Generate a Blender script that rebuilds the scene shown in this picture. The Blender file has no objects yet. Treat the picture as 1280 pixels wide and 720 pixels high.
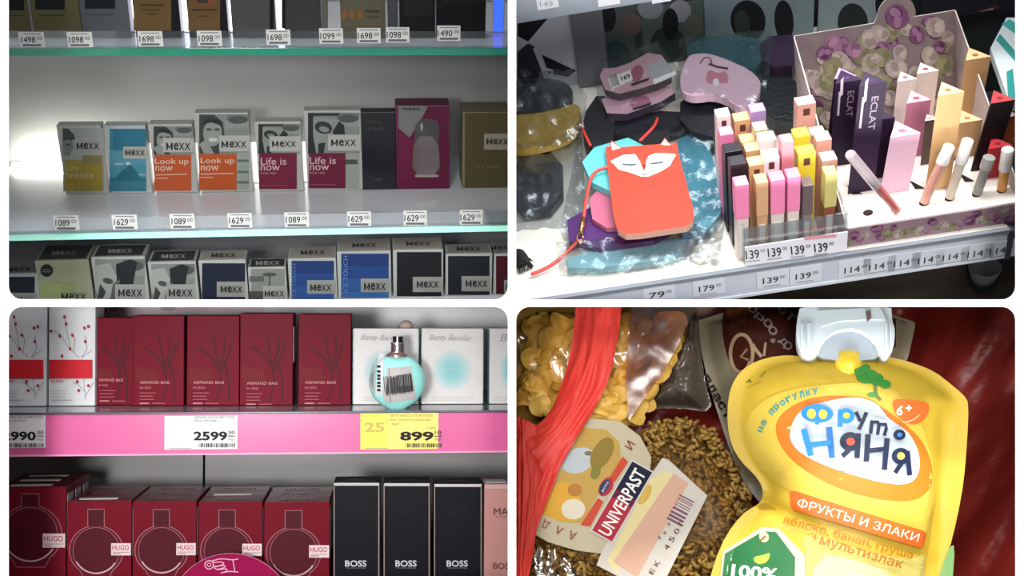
import bpy, math, random
from mathutils import Vector, Matrix, noise
from mathutils.geometry import tessellate_polygon, delaunay_2d_cdt
from mathutils.bvhtree import BVHTree

S = bpy.context.scene
COL = S.collection
# ---------------------------------------------------------------- camera, world, lamps, exposure
LENS = 40.0
F = LENS / 36.0 * 1280            # focal length in picture units
EYE = Vector((0, 0, 1.5))
cd = bpy.data.cameras.new('camera'); cam = bpy.data.objects.new('camera', cd); COL.objects.link(cam)
cd.lens = LENS; cd.sensor_width = 36; cd.clip_start = .05
cam.location = EYE; cam.rotation_euler = (math.pi / 2, 0, 0)
S.camera = cam

w = bpy.data.worlds.new('world'); S.world = w; w.use_nodes = True
w.node_tree.nodes['Background'].inputs[0].default_value = (.95, .97, 1, 1)
w.node_tree.nodes['Background'].inputs[1].default_value = .15

def lamp(name, kind, loc, aim, energy, color=(1, 1, 1), sx=.2, sy=None, angle=None, blend=.5):
    ld = bpy.data.lights.new(name, kind); ld.energy = energy; ld.color = color
    if kind == 'AREA':
        ld.shape = 'RECTANGLE'; ld.size = sx; ld.size_y = sy or sx
    else:
        ld.shadow_soft_size = sx
        if angle: ld.spot_size = math.radians(angle); ld.spot_blend = blend
    o = bpy.data.objects.new(name, ld); COL.objects.link(o); o.location = loc
    o.rotation_euler = (Vector(aim) - Vector(loc)).to_track_quat('-Z', 'Y').to_euler()
    return o

# fill lamps added, all unseen: wall strips, front area, three spots, two niche areas
lamp('added_wall_fill_upper', 'AREA', (0, .85, 2.45), (0, 1.3, 1.45), 42, (1, 1, 1), 2.4, .12)
lamp('added_wall_fill_lower', 'AREA', (0, .85, .55), (0, 1.3, 1.55), 42, (1, 1, 1), 2.4, .12)
lamp('added_front_fill', 'AREA', (-.15, -.25, 1.95), (0, 1.6, 1.5), 20, (1, .98, .96), 1.2, .5)
lamp('added_spot_fill_makeup', 'SPOT', (.50, -.3, 1.95), (.38, 1.65, 1.71), 50, (.97, .98, 1), .16, None, 32, .8)
lamp('added_niche_fill_makeup', 'AREA', (.45, 1.5, 2.45), (.40, 1.78, 1.7), 5, (.95, .98, 1), 1.1, .3)  # added top fill, hidden behind the wall, as is the next
lamp('added_niche_fill_perfume', 'AREA', (-.45, 1.40, 2.4), (-.38, 1.7, 1.85), 3.5, (.98, .98, 1), 1.0, .2)
lamp('added_spot_fill_perfume', 'SPOT', (-.36, -.3, 1.44), (-.41, 1.6, 1.36), 108, (1, .985, .98), .14, None, 40, .8)
lamp('added_spot_fill_basket', 'SPOT', (.25, -.3, 1.45), (.34, 1.5, 1.36), 34, (1, .96, .88), .16, None, 34, .7)
vs = S.view_settings
S.display_settings.display_device = 'sRGB'
vs.view_transform = 'Standard'; vs.look = 'None'; vs.exposure = 0.0; vs.gamma = 1.0; vs.use_curve_mapping = False

# ---------------------------------------------------------------- helpers
random.seed(7)
R = math.radians

def lin(h):
    h = h.lstrip('#')
    c = [int(h[i:i + 2], 16) / 255 for i in (0, 2, 4)]
    return [x / 12.92 if x <= .04045 else ((x + .055) / 1.055) ** 2.4 for x in c]

MATS = {}
def mat(hexc, rough=.5, metal=0.0, spec=.5, gain=1.0, var=.05, scale=45, bump=0.0, bscale=120, coat=0.0, emit=0.0, sub=None, stretch=None):
    key = (hexc, rough, metal, spec, gain, var, scale, bump, bscale, coat, emit, sub, stretch)
    if key in MATS: return MATS[key]
    m = bpy.data.materials.new('paint_' + hexc.lstrip('#')); MATS[key] = m; m.use_nodes = True
    nt = m.node_tree; b = nt.nodes['Principled BSDF']
    c = [min(.92, x * gain) for x in lin(hexc)]
    b.inputs['Roughness'].default_value = rough; b.inputs['Metallic'].default_value = metal
    b.inputs['Specular IOR Level'].default_value = spec; b.inputs['Coat Weight'].default_value = coat
    tc = nt.nodes.new('ShaderNodeTexCoord'); src = tc.outputs['Object']
    if stretch:
        mp = nt.nodes.new('ShaderNodeMapping'); nt.links.new(src, mp.inputs[0]); mp.inputs['Scale'].default_value = stretch; src = mp.outputs[0]
    n = nt.nodes.new('ShaderNodeTexNoise'); n.inputs['Scale'].default_value = scale; n.inputs['Detail'].default_value = 3
    nt.links.new(src, n.inputs['Vector'])
    mx = nt.nodes.new('ShaderNodeMix'); mx.data_type = 'RGBA'
    d = lin(sub) if sub else c
    if sub: d = [min(.92, x * gain) for x in d]
    lo = c if sub else [x * (1 - var) for x in c]; hi = d if sub else [min(.95, x * (1 + var)) for x in c]
    mx.inputs['A'].default_value = (*lo, 1); mx.inputs['B'].default_value = (*hi, 1)
    nt.links.new(n.outputs['Fac'], mx.inputs['Factor'])
    nt.links.new(mx.outputs['Result'], b.inputs['Base Color'])
    if emit:
        b.inputs['Emission Color'].default_value = (*c, 1); b.inputs['Emission Strength'].default_value = emit
    if bump:
        n2 = nt.nodes.new('ShaderNodeTexNoise'); n2.inputs['Scale'].default_value = bscale; n2.inputs['Detail'].default_value = 3
        nt.links.new(src, n2.inputs['Vector'])
        bp = nt.nodes.new('ShaderNodeBump'); bp.inputs['Strength'].default_value = bump; bp.inputs['Distance'].default_value = .004
        nt.links.new(n2.outputs['Fac'], bp.inputs['Height']); nt.links.new(bp.outputs['Normal'], b.inputs['Normal'])
    return m

def film(name, tint='#ffffff', cover=.12, rough=.12, bump=.6, bscale=60, gloss='#ffffff'):
    """thin clear plastic: mostly see-through, with a glossy skin that crinkles"""
    key = (name, tint, cover, rough, bump, bscale, gloss)
    if key in MATS: return MATS[key]
    m = bpy.data.materials.new(name); MATS[key] = m; m.use_nodes = True; nt = m.node_tree
    nt.nodes.remove(nt.nodes['Principled BSDF']); out = nt.nodes['Material Output']
    b = nt.nodes.new('ShaderNodeBsdfGlossy'); b.inputs['Color'].default_value = (*lin(gloss), 1); b.inputs['Roughness'].default_value = rough
    tr = nt.nodes.new('ShaderNodeBsdfTransparent'); tr.inputs[0].default_value = (*lin(tint), 1)
    lw = nt.nodes.new('ShaderNodeLayerWeight'); lw.inputs['Blend'].default_value = .35
    tc = nt.nodes.new('ShaderNodeTexCoord'); n = nt.nodes.new('ShaderNodeTexNoise'); n.inputs['Scale'].default_value = bscale; n.inputs['Detail'].default_value = 4
    nt.links.new(tc.outputs['Object'], n.inputs['Vector'])
    bp = nt.nodes.new('ShaderNodeBump'); bp.inputs['Strength'].default_value = bump; bp.inputs['Distance'].default_value = .006
    nt.links.new(n.outputs['Fac'], bp.inputs['Height'])
    for t in (b.inputs['Normal'], lw.inputs['Normal']): nt.links.new(bp.outputs['Normal'], t)
    ma = nt.nodes.new('ShaderNodeMath'); ma.operation = 'MULTIPLY_ADD'; ma.inputs[1].default_value = .35; ma.inputs[2].default_value = cover
    nt.links.new(lw.outputs['Fresnel'], ma.inputs[0])
    mix = nt.nodes.new('ShaderNodeMixShader'); nt.links.new(ma.outputs[0], mix.inputs[0])
    nt.links.new(tr.outputs[0], mix.inputs[1]); nt.links.new(b.outputs[0], mix.inputs[2]); nt.links.new(mix.outputs[0], out.inputs[0])
    return m

class MB:
    """collects faces and links them as one mesh object"""
    def __init__(s): s.v = []; s.f = []; s.m = []; s.mats = []
    def mi(s, m):
        if m not in s.mats: s.mats.append(m)
        return s.mats.index(m)
    def add(s, vs, fs, m):
        b = len(s.v); k = s.mi(m); s.v += [tuple(v) for v in vs]
        for f in fs: s.f.append([b + i for i in f]); s.m.append(k)
        return s
    def box(s, x0, x1, y0, y1, z0, z1, m):
        vs = [(x, y, z) for z in (z0, z1) for y in (y0, y1) for x in (x0, x1)]
        return s.add(vs, [(0, 2, 3, 1), (4, 5, 7, 6), (0, 1, 5, 4), (2, 6, 7, 3), (0, 4, 6, 2), (1, 3, 7, 5)], m)
    def slab(s, top, bot, m, msid=None):
        """closed plate between two outlines of the same length"""
        n = len(top); t = tessellate_polygon([[Vector(p) for p in top]])
        s.add(top, t, m); s.add(bot, [tuple(reversed(q)) for q in t], m)
        s.add(list(top) + list(bot), [(i, n + i, n + (i + 1) % n, (i + 1) % n) for i in range(n)], msid or m)
        return s
    def tube(s, pts, r, m, sides=10, caps=True):
        pts = [Vector(p) for p in pts]; n = len(pts); rs = r if isinstance(r, (list, tuple)) else [r] * n
        vs = []; up = Vector((.13, .31, .94))
        for i, p in enumerate(pts):
            d = (pts[min(i + 1, n - 1)] - pts[max(i - 1, 0)]).normalized()
            a = d.cross(up); a = a.normalized() if a.length > 1e-6 else d.orthogonal().normalized(); b = d.cross(a)
            for k in range(sides):
                t = 2 * math.pi * k / sides; vs.append(p + (a * math.cos(t) + b * math.sin(t)) * rs[i])
        fs = [(i * sides + k, i * sides + (k + 1) % sides, (i + 1) * sides + (k + 1) % sides, (i + 1) * sides + k) for i in range(n - 1) for k in range(sides)]
        if caps: fs += [tuple(reversed(range(sides))), tuple((n - 1) * sides + k for k in range(sides))]
        return s.add(vs, fs, m)
    def lathe(s, prof, m, sides=32, c=(0, 0, 0), sq=1.0):
        vs = []; n = len(prof)
        for r_, z in prof:
            for k in range(sides):
                t = 2 * math.pi * k / sides; vs.append((c[0] + r_ * math.cos(t), c[1] + sq * r_ * math.sin(t), c[2] + z))
        fs = [(i * sides + k, i * sides + (k + 1) % sides, (i + 1) * sides + (k + 1) % sides, (i + 1) * sides + k) for i in range(n - 1) for k in range(sides)]
        fs += [tuple(reversed(range(sides))), tuple((n - 1) * sides + k for k in range(sides))]
        return s.add(vs, fs, m)
    def build(s, name, parent=None, smooth=False, bevel=0.0):
        me = bpy.data.meshes.new(name); me.from_pydata(s.v, [], s.f)
        for m in s.mats: me.materials.append(m)
        me.polygons.foreach_set('material_index', s.m)
        if smooth: me.polygons.foreach_set('use_smooth', [True] * len(s.f))
        me.update()
        o = bpy.data.objects.new(name, me); COL.objects.link(o)
        if parent is not None: o.parent = parent
        if bevel:
            b = o.modifiers.new('soft_edges', 'BEVEL'); b.width = bevel; b.segments = 2; b.limit_method = 'ANGLE'
        return o

def tag(o, label, cat, group=None):
    o['label'] = label; o['category'] = cat
    if group: o['group'] = group
    return o

def struct(o): o['kind'] = 'structure'; return o

def trim(o, side, co=None, no=None):
    """cut a long shelf, card or wall flush with the upright partition (or another plane)"""
    import bmesh
    bpy.context.view_layer.update(); mw = o.matrix_world.copy() if o.parent is None else o.parent.matrix_world @ o.matrix_local
    inv = mw.inverted(); c = inv @ Vector(co or (side * .0045, 0, 0)); n = (inv.to_3x3() @ Vector(no or (-side, 0, 0))).normalized()
    bm = bmesh.new(); bm.from_mesh(o.data)
    g = bmesh.ops.bisect_plane(bm, geom=bm.verts[:] + bm.edges[:] + bm.faces[:], plane_co=c, plane_no=n, clear_outer=True)
    bmesh.ops.holes_fill(bm, edges=[e for e in g['geom_cut'] if hasattr(e, 'verts') and len(e.verts) == 2])
    bm.to_mesh(o.data); bm.free()
    for c_ in o.children: trim(c_, side, co, no)
    return o
def trim_level(o, up):
    return trim(o, 0, (0, 0, 1.5 + up * .0036), (0, -up * .0131, -up))

class Rig:
    """a stand with its own tilt; x along it, y into it, z up"""
    def __init__(s, px, py, dist, yaw, tilt, roll=0, spin=0, gain=1.0):
        o = EYE + Vector(((px - 640) / F * dist, dist, (360 - py) / F * dist))
        s.M = Matrix.Translation(o) @ Matrix.Rotation(R(yaw), 4, 'Z') @ Matrix.Rotation(R(tilt), 4, 'X') @ Matrix.Rotation(R(roll), 4, 'Y') @ Matrix.Rotation(R(spin), 4, 'Z')
        s.I = s.M.inverted(); s.c = s.I @ EYE; s.J = s.I.to_3x3(); s.gain = gain
    def at(s, px, py, axis, val):
        """measured point of the photograph on the stand's plane axis = val"""
        d = s.J @ Vector(((px - 640) / F, 1, (360 - py) / F))
        return s.c + d * ((val - s.c[axis]) / d[axis])
    def col(s, h, **k): return mat(h, gain=k.pop('gain', s.gain), **k)

def place(o, rig, loc, rot=None):
    o.matrix_world = rig.M @ Matrix.Translation(loc) @ (rot or Matrix())
    return o

def empty(name, rig, loc, label, cat, group=None, rot=None):
    o = bpy.data.objects.new(name, None); o.empty_display_size = .02; COL.objects.link(o)
    return tag(place(o, rig, loc, rot), label, cat, group)

GLYPH = {}
def glyphs(s, bold):
    k = (s, bold)
    if k not in GLYPH:
        c = bpy.data.curves.new('lettering', 'FONT'); c.body = s; c.size = 1; c.offset = bold; c.resolution_u = 3; c.fill_mode = 'NONE'
        o = bpy.data.objects.new('lettering', c); COL.objects.link(o)
        dg = bpy.context.evaluated_depsgraph_get(); ev = o.evaluated_get(dg); me = ev.to_mesh()
        P = [(v.co.x, v.co.y) for v in me.vertices]; E = [tuple(e.vertices) for e in me.edges]
        def odd(x, y, V): return sum((V[a][1] > y) != (V[b][1] > y) and x < (V[b][0] - V[a][0]) * (y - V[a][1]) / (V[b][1] - V[a][1]) + V[a][0] for a, b in E) % 2
        nb = {}
        for a, b in E: nb.setdefault(a, []).append(b); nb.setdefault(b, []).append(a)
        Q = list(P)
        for v, ns in nb.items():                       # thicken the outline by the wanted weight
            if bold and len(ns) == 2:
                d = [((P[n][0] - P[v][0]), (P[n][1] - P[v][1])) for n in ns]; d = [(x / (math.hypot(x, y) or 1), y / (math.hypot(x, y) or 1)) for x, y in d]
                bx, by = d[0][0] + d[1][0], d[0][1] + d[1][1]
                if math.hypot(bx, by) < .05: bx, by = -d[0][1], d[0][0]
                l_ = math.hypot(bx, by); bx, by = bx / l_, by / l_; sn = abs(bx * d[0][1] - by * d[0][0])
                if odd(P[v][0] + bx * .002, P[v][1] + by * .002, P): bx, by = -bx, -by
                m_ = bold / max(.5, sn); Q[v] = (P[v][0] + bx * m_, P[v][1] + by * m_)
        cdt = delaunay_2d_cdt([Vector(p) for p in Q], E, [], 0, 1e-6)
        vs = [(v.x, v.y) for v in cdt[0]]
        fs = [tuple(f) for f in cdt[2] if odd(sum(vs[k][0] for k in f) / 3 + 1e-7, sum(vs[k][1] for k in f) / 3 + 1.3e-7, Q)]
        ev.to_mesh_clear(); bpy.data.objects.remove(o); bpy.data.curves.remove(c)
        xs = [v[0] for v in vs] or [0, 1]; ys = [v[1] for v in vs] or [0, 1]
        x0, x1, y0, y1 = min(xs), max(xs), min(ys), max(ys)
        GLYPH[k] = ([((x - x0) / max(1e-6, x1 - x0) - .5, (y - y0) / max(1e-6, y1 - y0) - .5) for x, y in vs], fs)
    return GLYPH[k]

class Art:
    """flat print on a surface: shapes and lettering, each layer a hair above the last"""
    def __init__(s, rig, surf, fine=None): s.rig = rig; s.surf = surf; s.k = 1; s.mb = MB(); s.fine = fine; s.maxy = None; s.kw = dict(rough=.5, spec=.12)
    def tris(s, pts, fs, m):
        if s.maxy is not None: pts = [(x, min(y, s.maxy)) for x, y in pts]
        if s.fine:
            pts = list(pts); out = []; st = [tuple(f) for f in fs]; mid = {}
            while st:
                a, b, c = st.pop(); e = [(a, b, c), (b, c, a), (c, a, b)]
                L = [math.dist(pts[p], pts[q]) for p, q, _ in e]; i = L.index(max(L))
                if L[i] > s.fine:
                    p, q, r_ = e[i]; key = (min(p, q), max(p, q))
                    if key not in mid: mid[key] = len(pts); pts.append(((pts[p][0] + pts[q][0]) / 2, (pts[p][1] + pts[q][1]) / 2))
                    n = mid[key]; st += [(p, n, r_), (n, q, r_)]
                else: out.append((a, b, c))
            fs = out
        s.mb.add([s.surf(x, y, s.k) for x, y in pts], fs, m); s.k += 1
    def M(s, c): return c if not isinstance(c, str) else s.rig.col(c, **s.kw)
    def poly(s, pts, c): s.tris(pts, tessellate_polygon([[Vector((x, y, 0)) for x, y in pts]]), s.M(c)); return s
    def rect(s, l, t, r, b, c): return s.poly([(l, t), (r, t), (r, b), (l, b)], c)
    def ell(s, cx, cy, rx, ry, c, rot=0, n=22, a0=0, a1=360):
        ca, sa = math.cos(R(rot)), math.sin(R(rot)); P = []
        full = abs(a1 - a0) >= 360
        for i in range(n if full else n + 1):
            t = R(a0 + (a1 - a0) * i / n); x, y = rx * math.cos(t), ry * math.sin(t); P.append((cx + x * ca - y * sa, cy - (x * sa + y * ca)))
        return s.poly(P, c)
    def line(s, pts, wd, c, closed=False):
        n = len(pts); L, Q = [], []
        for i in range(n):
            a = pts[i - 1] if (i or closed) else pts[0]; b = pts[(i + 1) % n] if (i < n - 1 or closed) else pts[-1]
            dx, dy = b[0] - a[0], b[1] - a[1]; d = math.hypot(dx, dy) or 1
            L.append((pts[i][0] - dy / d * wd / 2, pts[i][1] + dx / d * wd / 2)); Q.append((pts[i][0] + dy / d * wd / 2, pts[i][1] - dx / d * wd / 2))
        fs = []
        for i in range(n if closed else n - 1):
            j = (i + 1) % n; fs += [(i, j, n + j), (i, n + j, n + i)]
        s.tris(L + Q, fs, s.M(c)); return s
    def text(s, st, cx, cy, wd, h, c, rot=0, bold=.0, shear=0):
        vs, fs = glyphs(st, bold); ca, sa = math.cos(R(rot)), math.sin(R(rot)); P = []
        for x, y in vs:
            x, y = x * wd + shear * y * h, y * h; P.append((cx + x * ca - y * sa, cy - (x * sa + y * ca)))
        s.tris(P, fs, s.M(c)); return s
    def bars(s, l, t, r, b, c, n=14, seed=1, rot=0):
        rnd = random.Random(seed); x = l; P = []; fs = []; cx, cy = (l + r) / 2, (t + b) / 2; ca, sa = math.cos(R(rot)), math.sin(R(rot))
        u = (r - l) / (n * 2.0)
        while x < r - u * .4:
            wd = u * rnd.choice((.6, .9, 1.5)); k = len(P)
            for X, Y in ((x, t), (min(r, x + wd), t), (min(r, x + wd), b), (x, b)):
                dx, dy = X - cx, cy - Y; P.append((cx + dx * ca - dy * sa, cy - (dx * sa + dy * ca)))
            fs += [(k, k + 1, k + 2), (k, k + 2, k + 3)]; x += wd + u * rnd.choice((.6, .9, 1.3))
        s.tris(P, fs, s.M(c)); return s
    def build(s, name, parent): return s.mb.build(name, parent) if s.mb.v else None

STEP = .00012
def front(rig, o, yf): return lambda px, py, k: (lambda p: Vector((p.x - o.x, -STEP * k, p.z - o.z)))(rig.at(px, py, 1, yf))
def upper(rig, o, zt): return lambda px, py, k: (lambda p: Vector((p.x - o.x, p.y - o.y, zt - o.z + STEP * k)))(rig.at(px, py, 2, zt))

def smooth(P, n=2, closed=True):
    for _ in range(n):
        Q = []
        m = len(P)
        for i in range(m if closed else m - 1):
            a, b = P[i], P[(i + 1) % m]
            Q += [tuple(a[k] * .75 + b[k] * .25 for k in range(len(a))), tuple(a[k] * .25 + b[k] * .75 for k in range(len(a)))]
        P = Q if closed else [P[0]] + Q + [P[-1]]
    return P

def mexx(a, l, t, r, b, c='#202224'):
    wd = r - l; h = b - t; cy = (t + b) / 2
    q = wd * .065; x1 = l + wd * .27
    a.line([(l + q / 2, b), (l + q / 2, t)], q, c); a.line([(x1 - q / 2, b), (x1 - q / 2, t)], q, c); a.line([(l + q * .3, t + h * .06), (l + wd * .135, b - h * .25), (x1 - q * .3, t + h * .06)], q, c)
    for ch, u, v in (('e', .32, .51), ('X', .53, .75), ('X', .77, 1)):
        a.text(ch, l + wd * (u + v) / 2, cy, wd * (v - u), h, c, bold=.018)

def carton(rig, l, t, r, b, yf, depth, zb, col, label, group=None, draw=None, letter=None, top=None, name='perfume_box', cat='perfume box', rough=.35, lid=None, spec=.18):
    pm = (l + r) / 2; x0 = rig.at(l, (t + b) / 2, 1, yf).x; x1 = rig.at(r, (t + b) / 2, 1, yf).x
    zt = rig.at(pm, t, 1, yf).z
    if zb is None: zb = rig.at(pm, b, 1, yf).z
    zb += .0006; zB = rig.at(pm, b, 1, yf).z; b_ = min(b, t + (b - t) * (zt - zb) / (zt - zB)) - .5; o = Vector(((x0 + x1) / 2, yf, zb)); hw = (x1 - x0) / 2; h = zt - zb
    mb = MB().box(-hw, hw, 0, depth, 0, h, rig.col(col, rough=rough, spec=spec))
    th = tag(place(mb.build(name, bevel=.0009), rig, o), label, cat, group)
    if draw:
        a = Art(rig, front(rig, o, yf)); a.maxy = b_; draw(a, l, t, r, b); a.build('front_print', th)
    if letter:
        a = Art(rig, front(rig, o, yf)); a.k = 14; a.maxy = b_; letter(a, l, t, r, b); a.build('lettering', th)
    if lid:
        q = MB(); m = .12 * hw
        q.box(-hw + m, hw - m, m, depth - m, h, h + .0003, rig.col(lid, rough=.4)); q.build('lid_print', th)
    if top:
        a = Art(rig, upper(rig, o, zt)); a.k = 4; top(a, l, t, r, b); a.build('top_lettering', th)
    return th

def price_tag(rig, l, t, r, b, y, num, label, group, paper='#d8dad6', ink='#2a2a2c', draw=None):
    p0 = rig.at(l, b, 1, y); p1 = rig.at(r, t, 1, y); o = Vector(((p0.x + p1.x) / 2, y, p0.z)); hw = (p1.x - p0.x) / 2
    th = tag(place(MB().box(-hw, hw, -.0003, .0002, 0, p1.z - p0.z, rig.col(paper, rough=.5)).build('price_tag'), rig, o), label, 'price tag', group)
    a = Art(rig, front(rig, o, y)); a.k = 4; wd = r - l; h = b - t
    if draw: draw(a, l, t, r, b)
    else:
        a.text(num, l + wd * .34, t + h * .50, wd * .62, h * .42, ink, bold=.012)
        a.text('00', l + wd * .83, t + h * .40, wd * .22, h * .24, ink)
        a.line([(l + wd * .1, t + h * .86), (l + wd * .9, t + h * .86)], h * .14, '#6a6a6c')
        a.line([(l + wd * .1, t + h * .12), (l + wd * .9, t + h * .12)], h * .07, '#8c8c8c')
    a.build('lettering', th)
    return th

# ---------------------------------------------------------------- the setting: white display wall with four rounded openings
BY = 1.30                                    # the wall's front face
def rr(l, t, r, b, rad=17, n=7):
    P = []
    for cx, cy, a in ((r - rad, t + rad, 0), (l + rad, t + rad, 90), (l + rad, b - rad, 180), (r - rad, b - rad, 270)):
        for i in range(n + 1):
            g = R(a + 90 * i / n); P.append((cx + rad * math.cos(g), cy - rad * math.sin(g)))
    return P
def bw(px, py): return ((px - 640) / F * BY, 1.5 + (360 - py) / F * BY)
holes = [[bw(*p) for p in rr(*q)] for q in ((9.5, -200, 635, 374.5), (645, -200, 1270.5, 374.5), (9.5, 383.5, 635, 750), (645, 383.5, 1270.5, 750))]
outer = [(-1.6, 0), (1.6, 0), (1.6, 3.0), (-1.6, 3.0)]
white = mat('#ffffff', rough=.6, spec=.2, var=.01)
mb = MB(); loops = [outer] + holes
flat = [p for q in loops for p in q]
T = tessellate_polygon([[Vector((x, z, 0)) for x, z in q] for q in loops])
mb.add([(x, BY, z) for x, z in flat], T, white); mb.add([(x, BY + .003, z) for x, z in flat], T, white)
for q in holes:
    n = len(q); mb.add([(x, BY, z) for x, z in q] + [(x, BY + .003, z) for x, z in q], [(i, (i + 1) % n, n + (i + 1) % n, n + i) for i in range(n)], white)
struct(mb.build('wall_front'))
grey = mat('#8a8c90', rough=.7)
dark = mat('#55575a', rough=.8)
struct(MB().box(-1.65, 1.65, -1.6, 2.6, -.05, 0, mat('#9a9a98', rough=.5)).build('floor'))
struct(MB().box(-1.65, 1.65, -1.6, 2.6, 3.0, 3.05, mat('#e8e8e8', rough=.8)).build('ceiling'))
struct(MB().box(-1.65, -1.60, -1.6, 2.6, 0, 3, grey).build('wall_left'))
struct(MB().box(1.60, 1.65, -1.6, 2.6, 0, 3, grey).build('wall_right'))
struct(MB().box(-1.6, 1.6, 2.5, 2.55, 0, 3, dark).build('wall_back'))
struct(MB().box(-.0035, .0035, BY + .004, 2.5, 0, 3, dark).build('added_partition_upright'))  # unseen divider added to keep each stand's light and view separate
zd = lambda y: 1.5 - .0131 * y
for nm, xa, xb, pm in (('added_partition_level', -1.6, -.004, mat('#dfe1e4', rough=.6)), ('added_partition_level', .004, 1.6, dark)):  # level dividers, added likewise to block light between stands
    q = MB(); q.add([(x, y, zd(y) + dz) for dz in (-.0025, .0025) for y in (BY + .004, 2.5) for x in (xa, xb)], [(0, 2, 3, 1), (4, 5, 7, 6), (0, 1, 5, 4), (2, 6, 7, 3), (0, 4, 6, 2), (1, 3, 7, 5)], pm)
    struct(q.build(nm))
# ================================================================ upper left: glass shelves of boxed perfume, lit from behind
A = Rig(322, 187, 1.66, 7.5, 25, roll=-1.6, gain=.66)
Z1 = A.at(322, 287, 1, 0).z; Z0 = A.at(322, 60, 1, 0).z; Z2 = A.at(322, 376.5, 1, .03).z
XL, XR, YW = -.60, .52, .335
wallmat = mat('#90918f', rough=.55, var=.02)
struct(trim(place(MB().box(XL, XR, YW, YW + .01, -.5, .45, wallmat).build('wall_back'), A, (0, 0, 0)), -1))
edge_dark = mat('#1d7a62', rough=.12, coat=.6, spec=.8); edge_painted_glow = mat('#9fe6cf', rough=.12, coat=.6, spec=.8)  # paler copy puts the lit edge's glow into the colour
frost = mat('#b9bcc0', rough=.16, spec=.7, var=.02); clear = film('clear_strip', '#eef2f4', .10, .10, .05, 20)
def shelf(z, e, label, strip=True, lo=.0105):
    th = tag(place(MB().box(XL, XR, 0.003, YW, -lo, 0, frost).build('glass_shelf'), A, (0, 0, z)), label, 'shelf', 'glass shelves of the perfume display')
    MB().box(XL, XR, 0, .003, -lo, 0, e).build('glass_edge', th)
    if strip:
        q = MB().box(XL, XR, -.001, 0, 0, .024, clear); q.box(XL, XR, -.001, .012, -.0006, 0.0004, clear); q.build('price_strip', th)
    return trim(th, -1)
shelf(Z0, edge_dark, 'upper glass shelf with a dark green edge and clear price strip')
shelf(Z1, edge_painted_glow, 'middle glass shelf with an edge painted pale green for its glow, under the bright photo boxes')
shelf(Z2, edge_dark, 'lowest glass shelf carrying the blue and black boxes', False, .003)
trim_level(bpy.data.objects['glass_shelf.002'], 1); trim_level(bpy.data.objects['wall_back.001'], 1)
# light strips lying at the back of the shelves (real lamps)
def led(z, x0, x1, e, label, c='#ffffff'):
    m = mat(c, emit=e, var=.01)
    th = tag(place(MB().box(x0, x1, -.005, .006, .0006, .004, mat('#b0b0b0', metal=.6, rough=.4)).build('light_strip'), A, (0, YW - .03, z)), label, 'lamp', 'light strips behind the perfume')
    MB().box(x0, x1, -.0065, -.0052, .0012, .010, m).build('diffuser', th)
led(Z1, -.44, -.27, 110, 'brightest light strip behind the left end of the middle shelf', '#fff6ea')
led(Z1, -.268, .14,  15, 'light strip behind the photo boxes of the middle shelf', '#fff0ec')

YM = .165
def backlight(l, r, e, label, c, z=None, y=.098, h=.075):
    z = Z0 if z is None else z
    x0, x1 = A.at(l, 200, 1, y).x, A.at(r, 200, 1, y).x
    th = tag(place(MB().box(x0, x1, 0, .004, .0006, h, mat('#b0b0b0', metal=.6, rough=.4)).build('gap_glow_panel'), A, (0, y, z)), label, 'lamp', 'light panels behind the upper shelf')
    MB().box(x0 + .002, x1 - .002, -.0012, 0, .002, h - .001, mat(c, emit=e, var=.01)).build('diffuser', th)
backlight(-40, 410, 4, 'added white glow panel behind the olive, grey and gold boxes of the upper shelf', '#e9e8ff')  # glowing panel added so the gaps between boxes look bright
backlight(128, 452, 2.6, 'added white glow panel behind the photo boxes of the middle shelf', '#fff2ee', Z1, YM + .042, .072)  # added panel, stands in for a strongly lit wall behind the boxes
backlight(612, 626, 2.5, 'narrow blue light panel at the right end of the upper shelf', '#2344ff')

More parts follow.
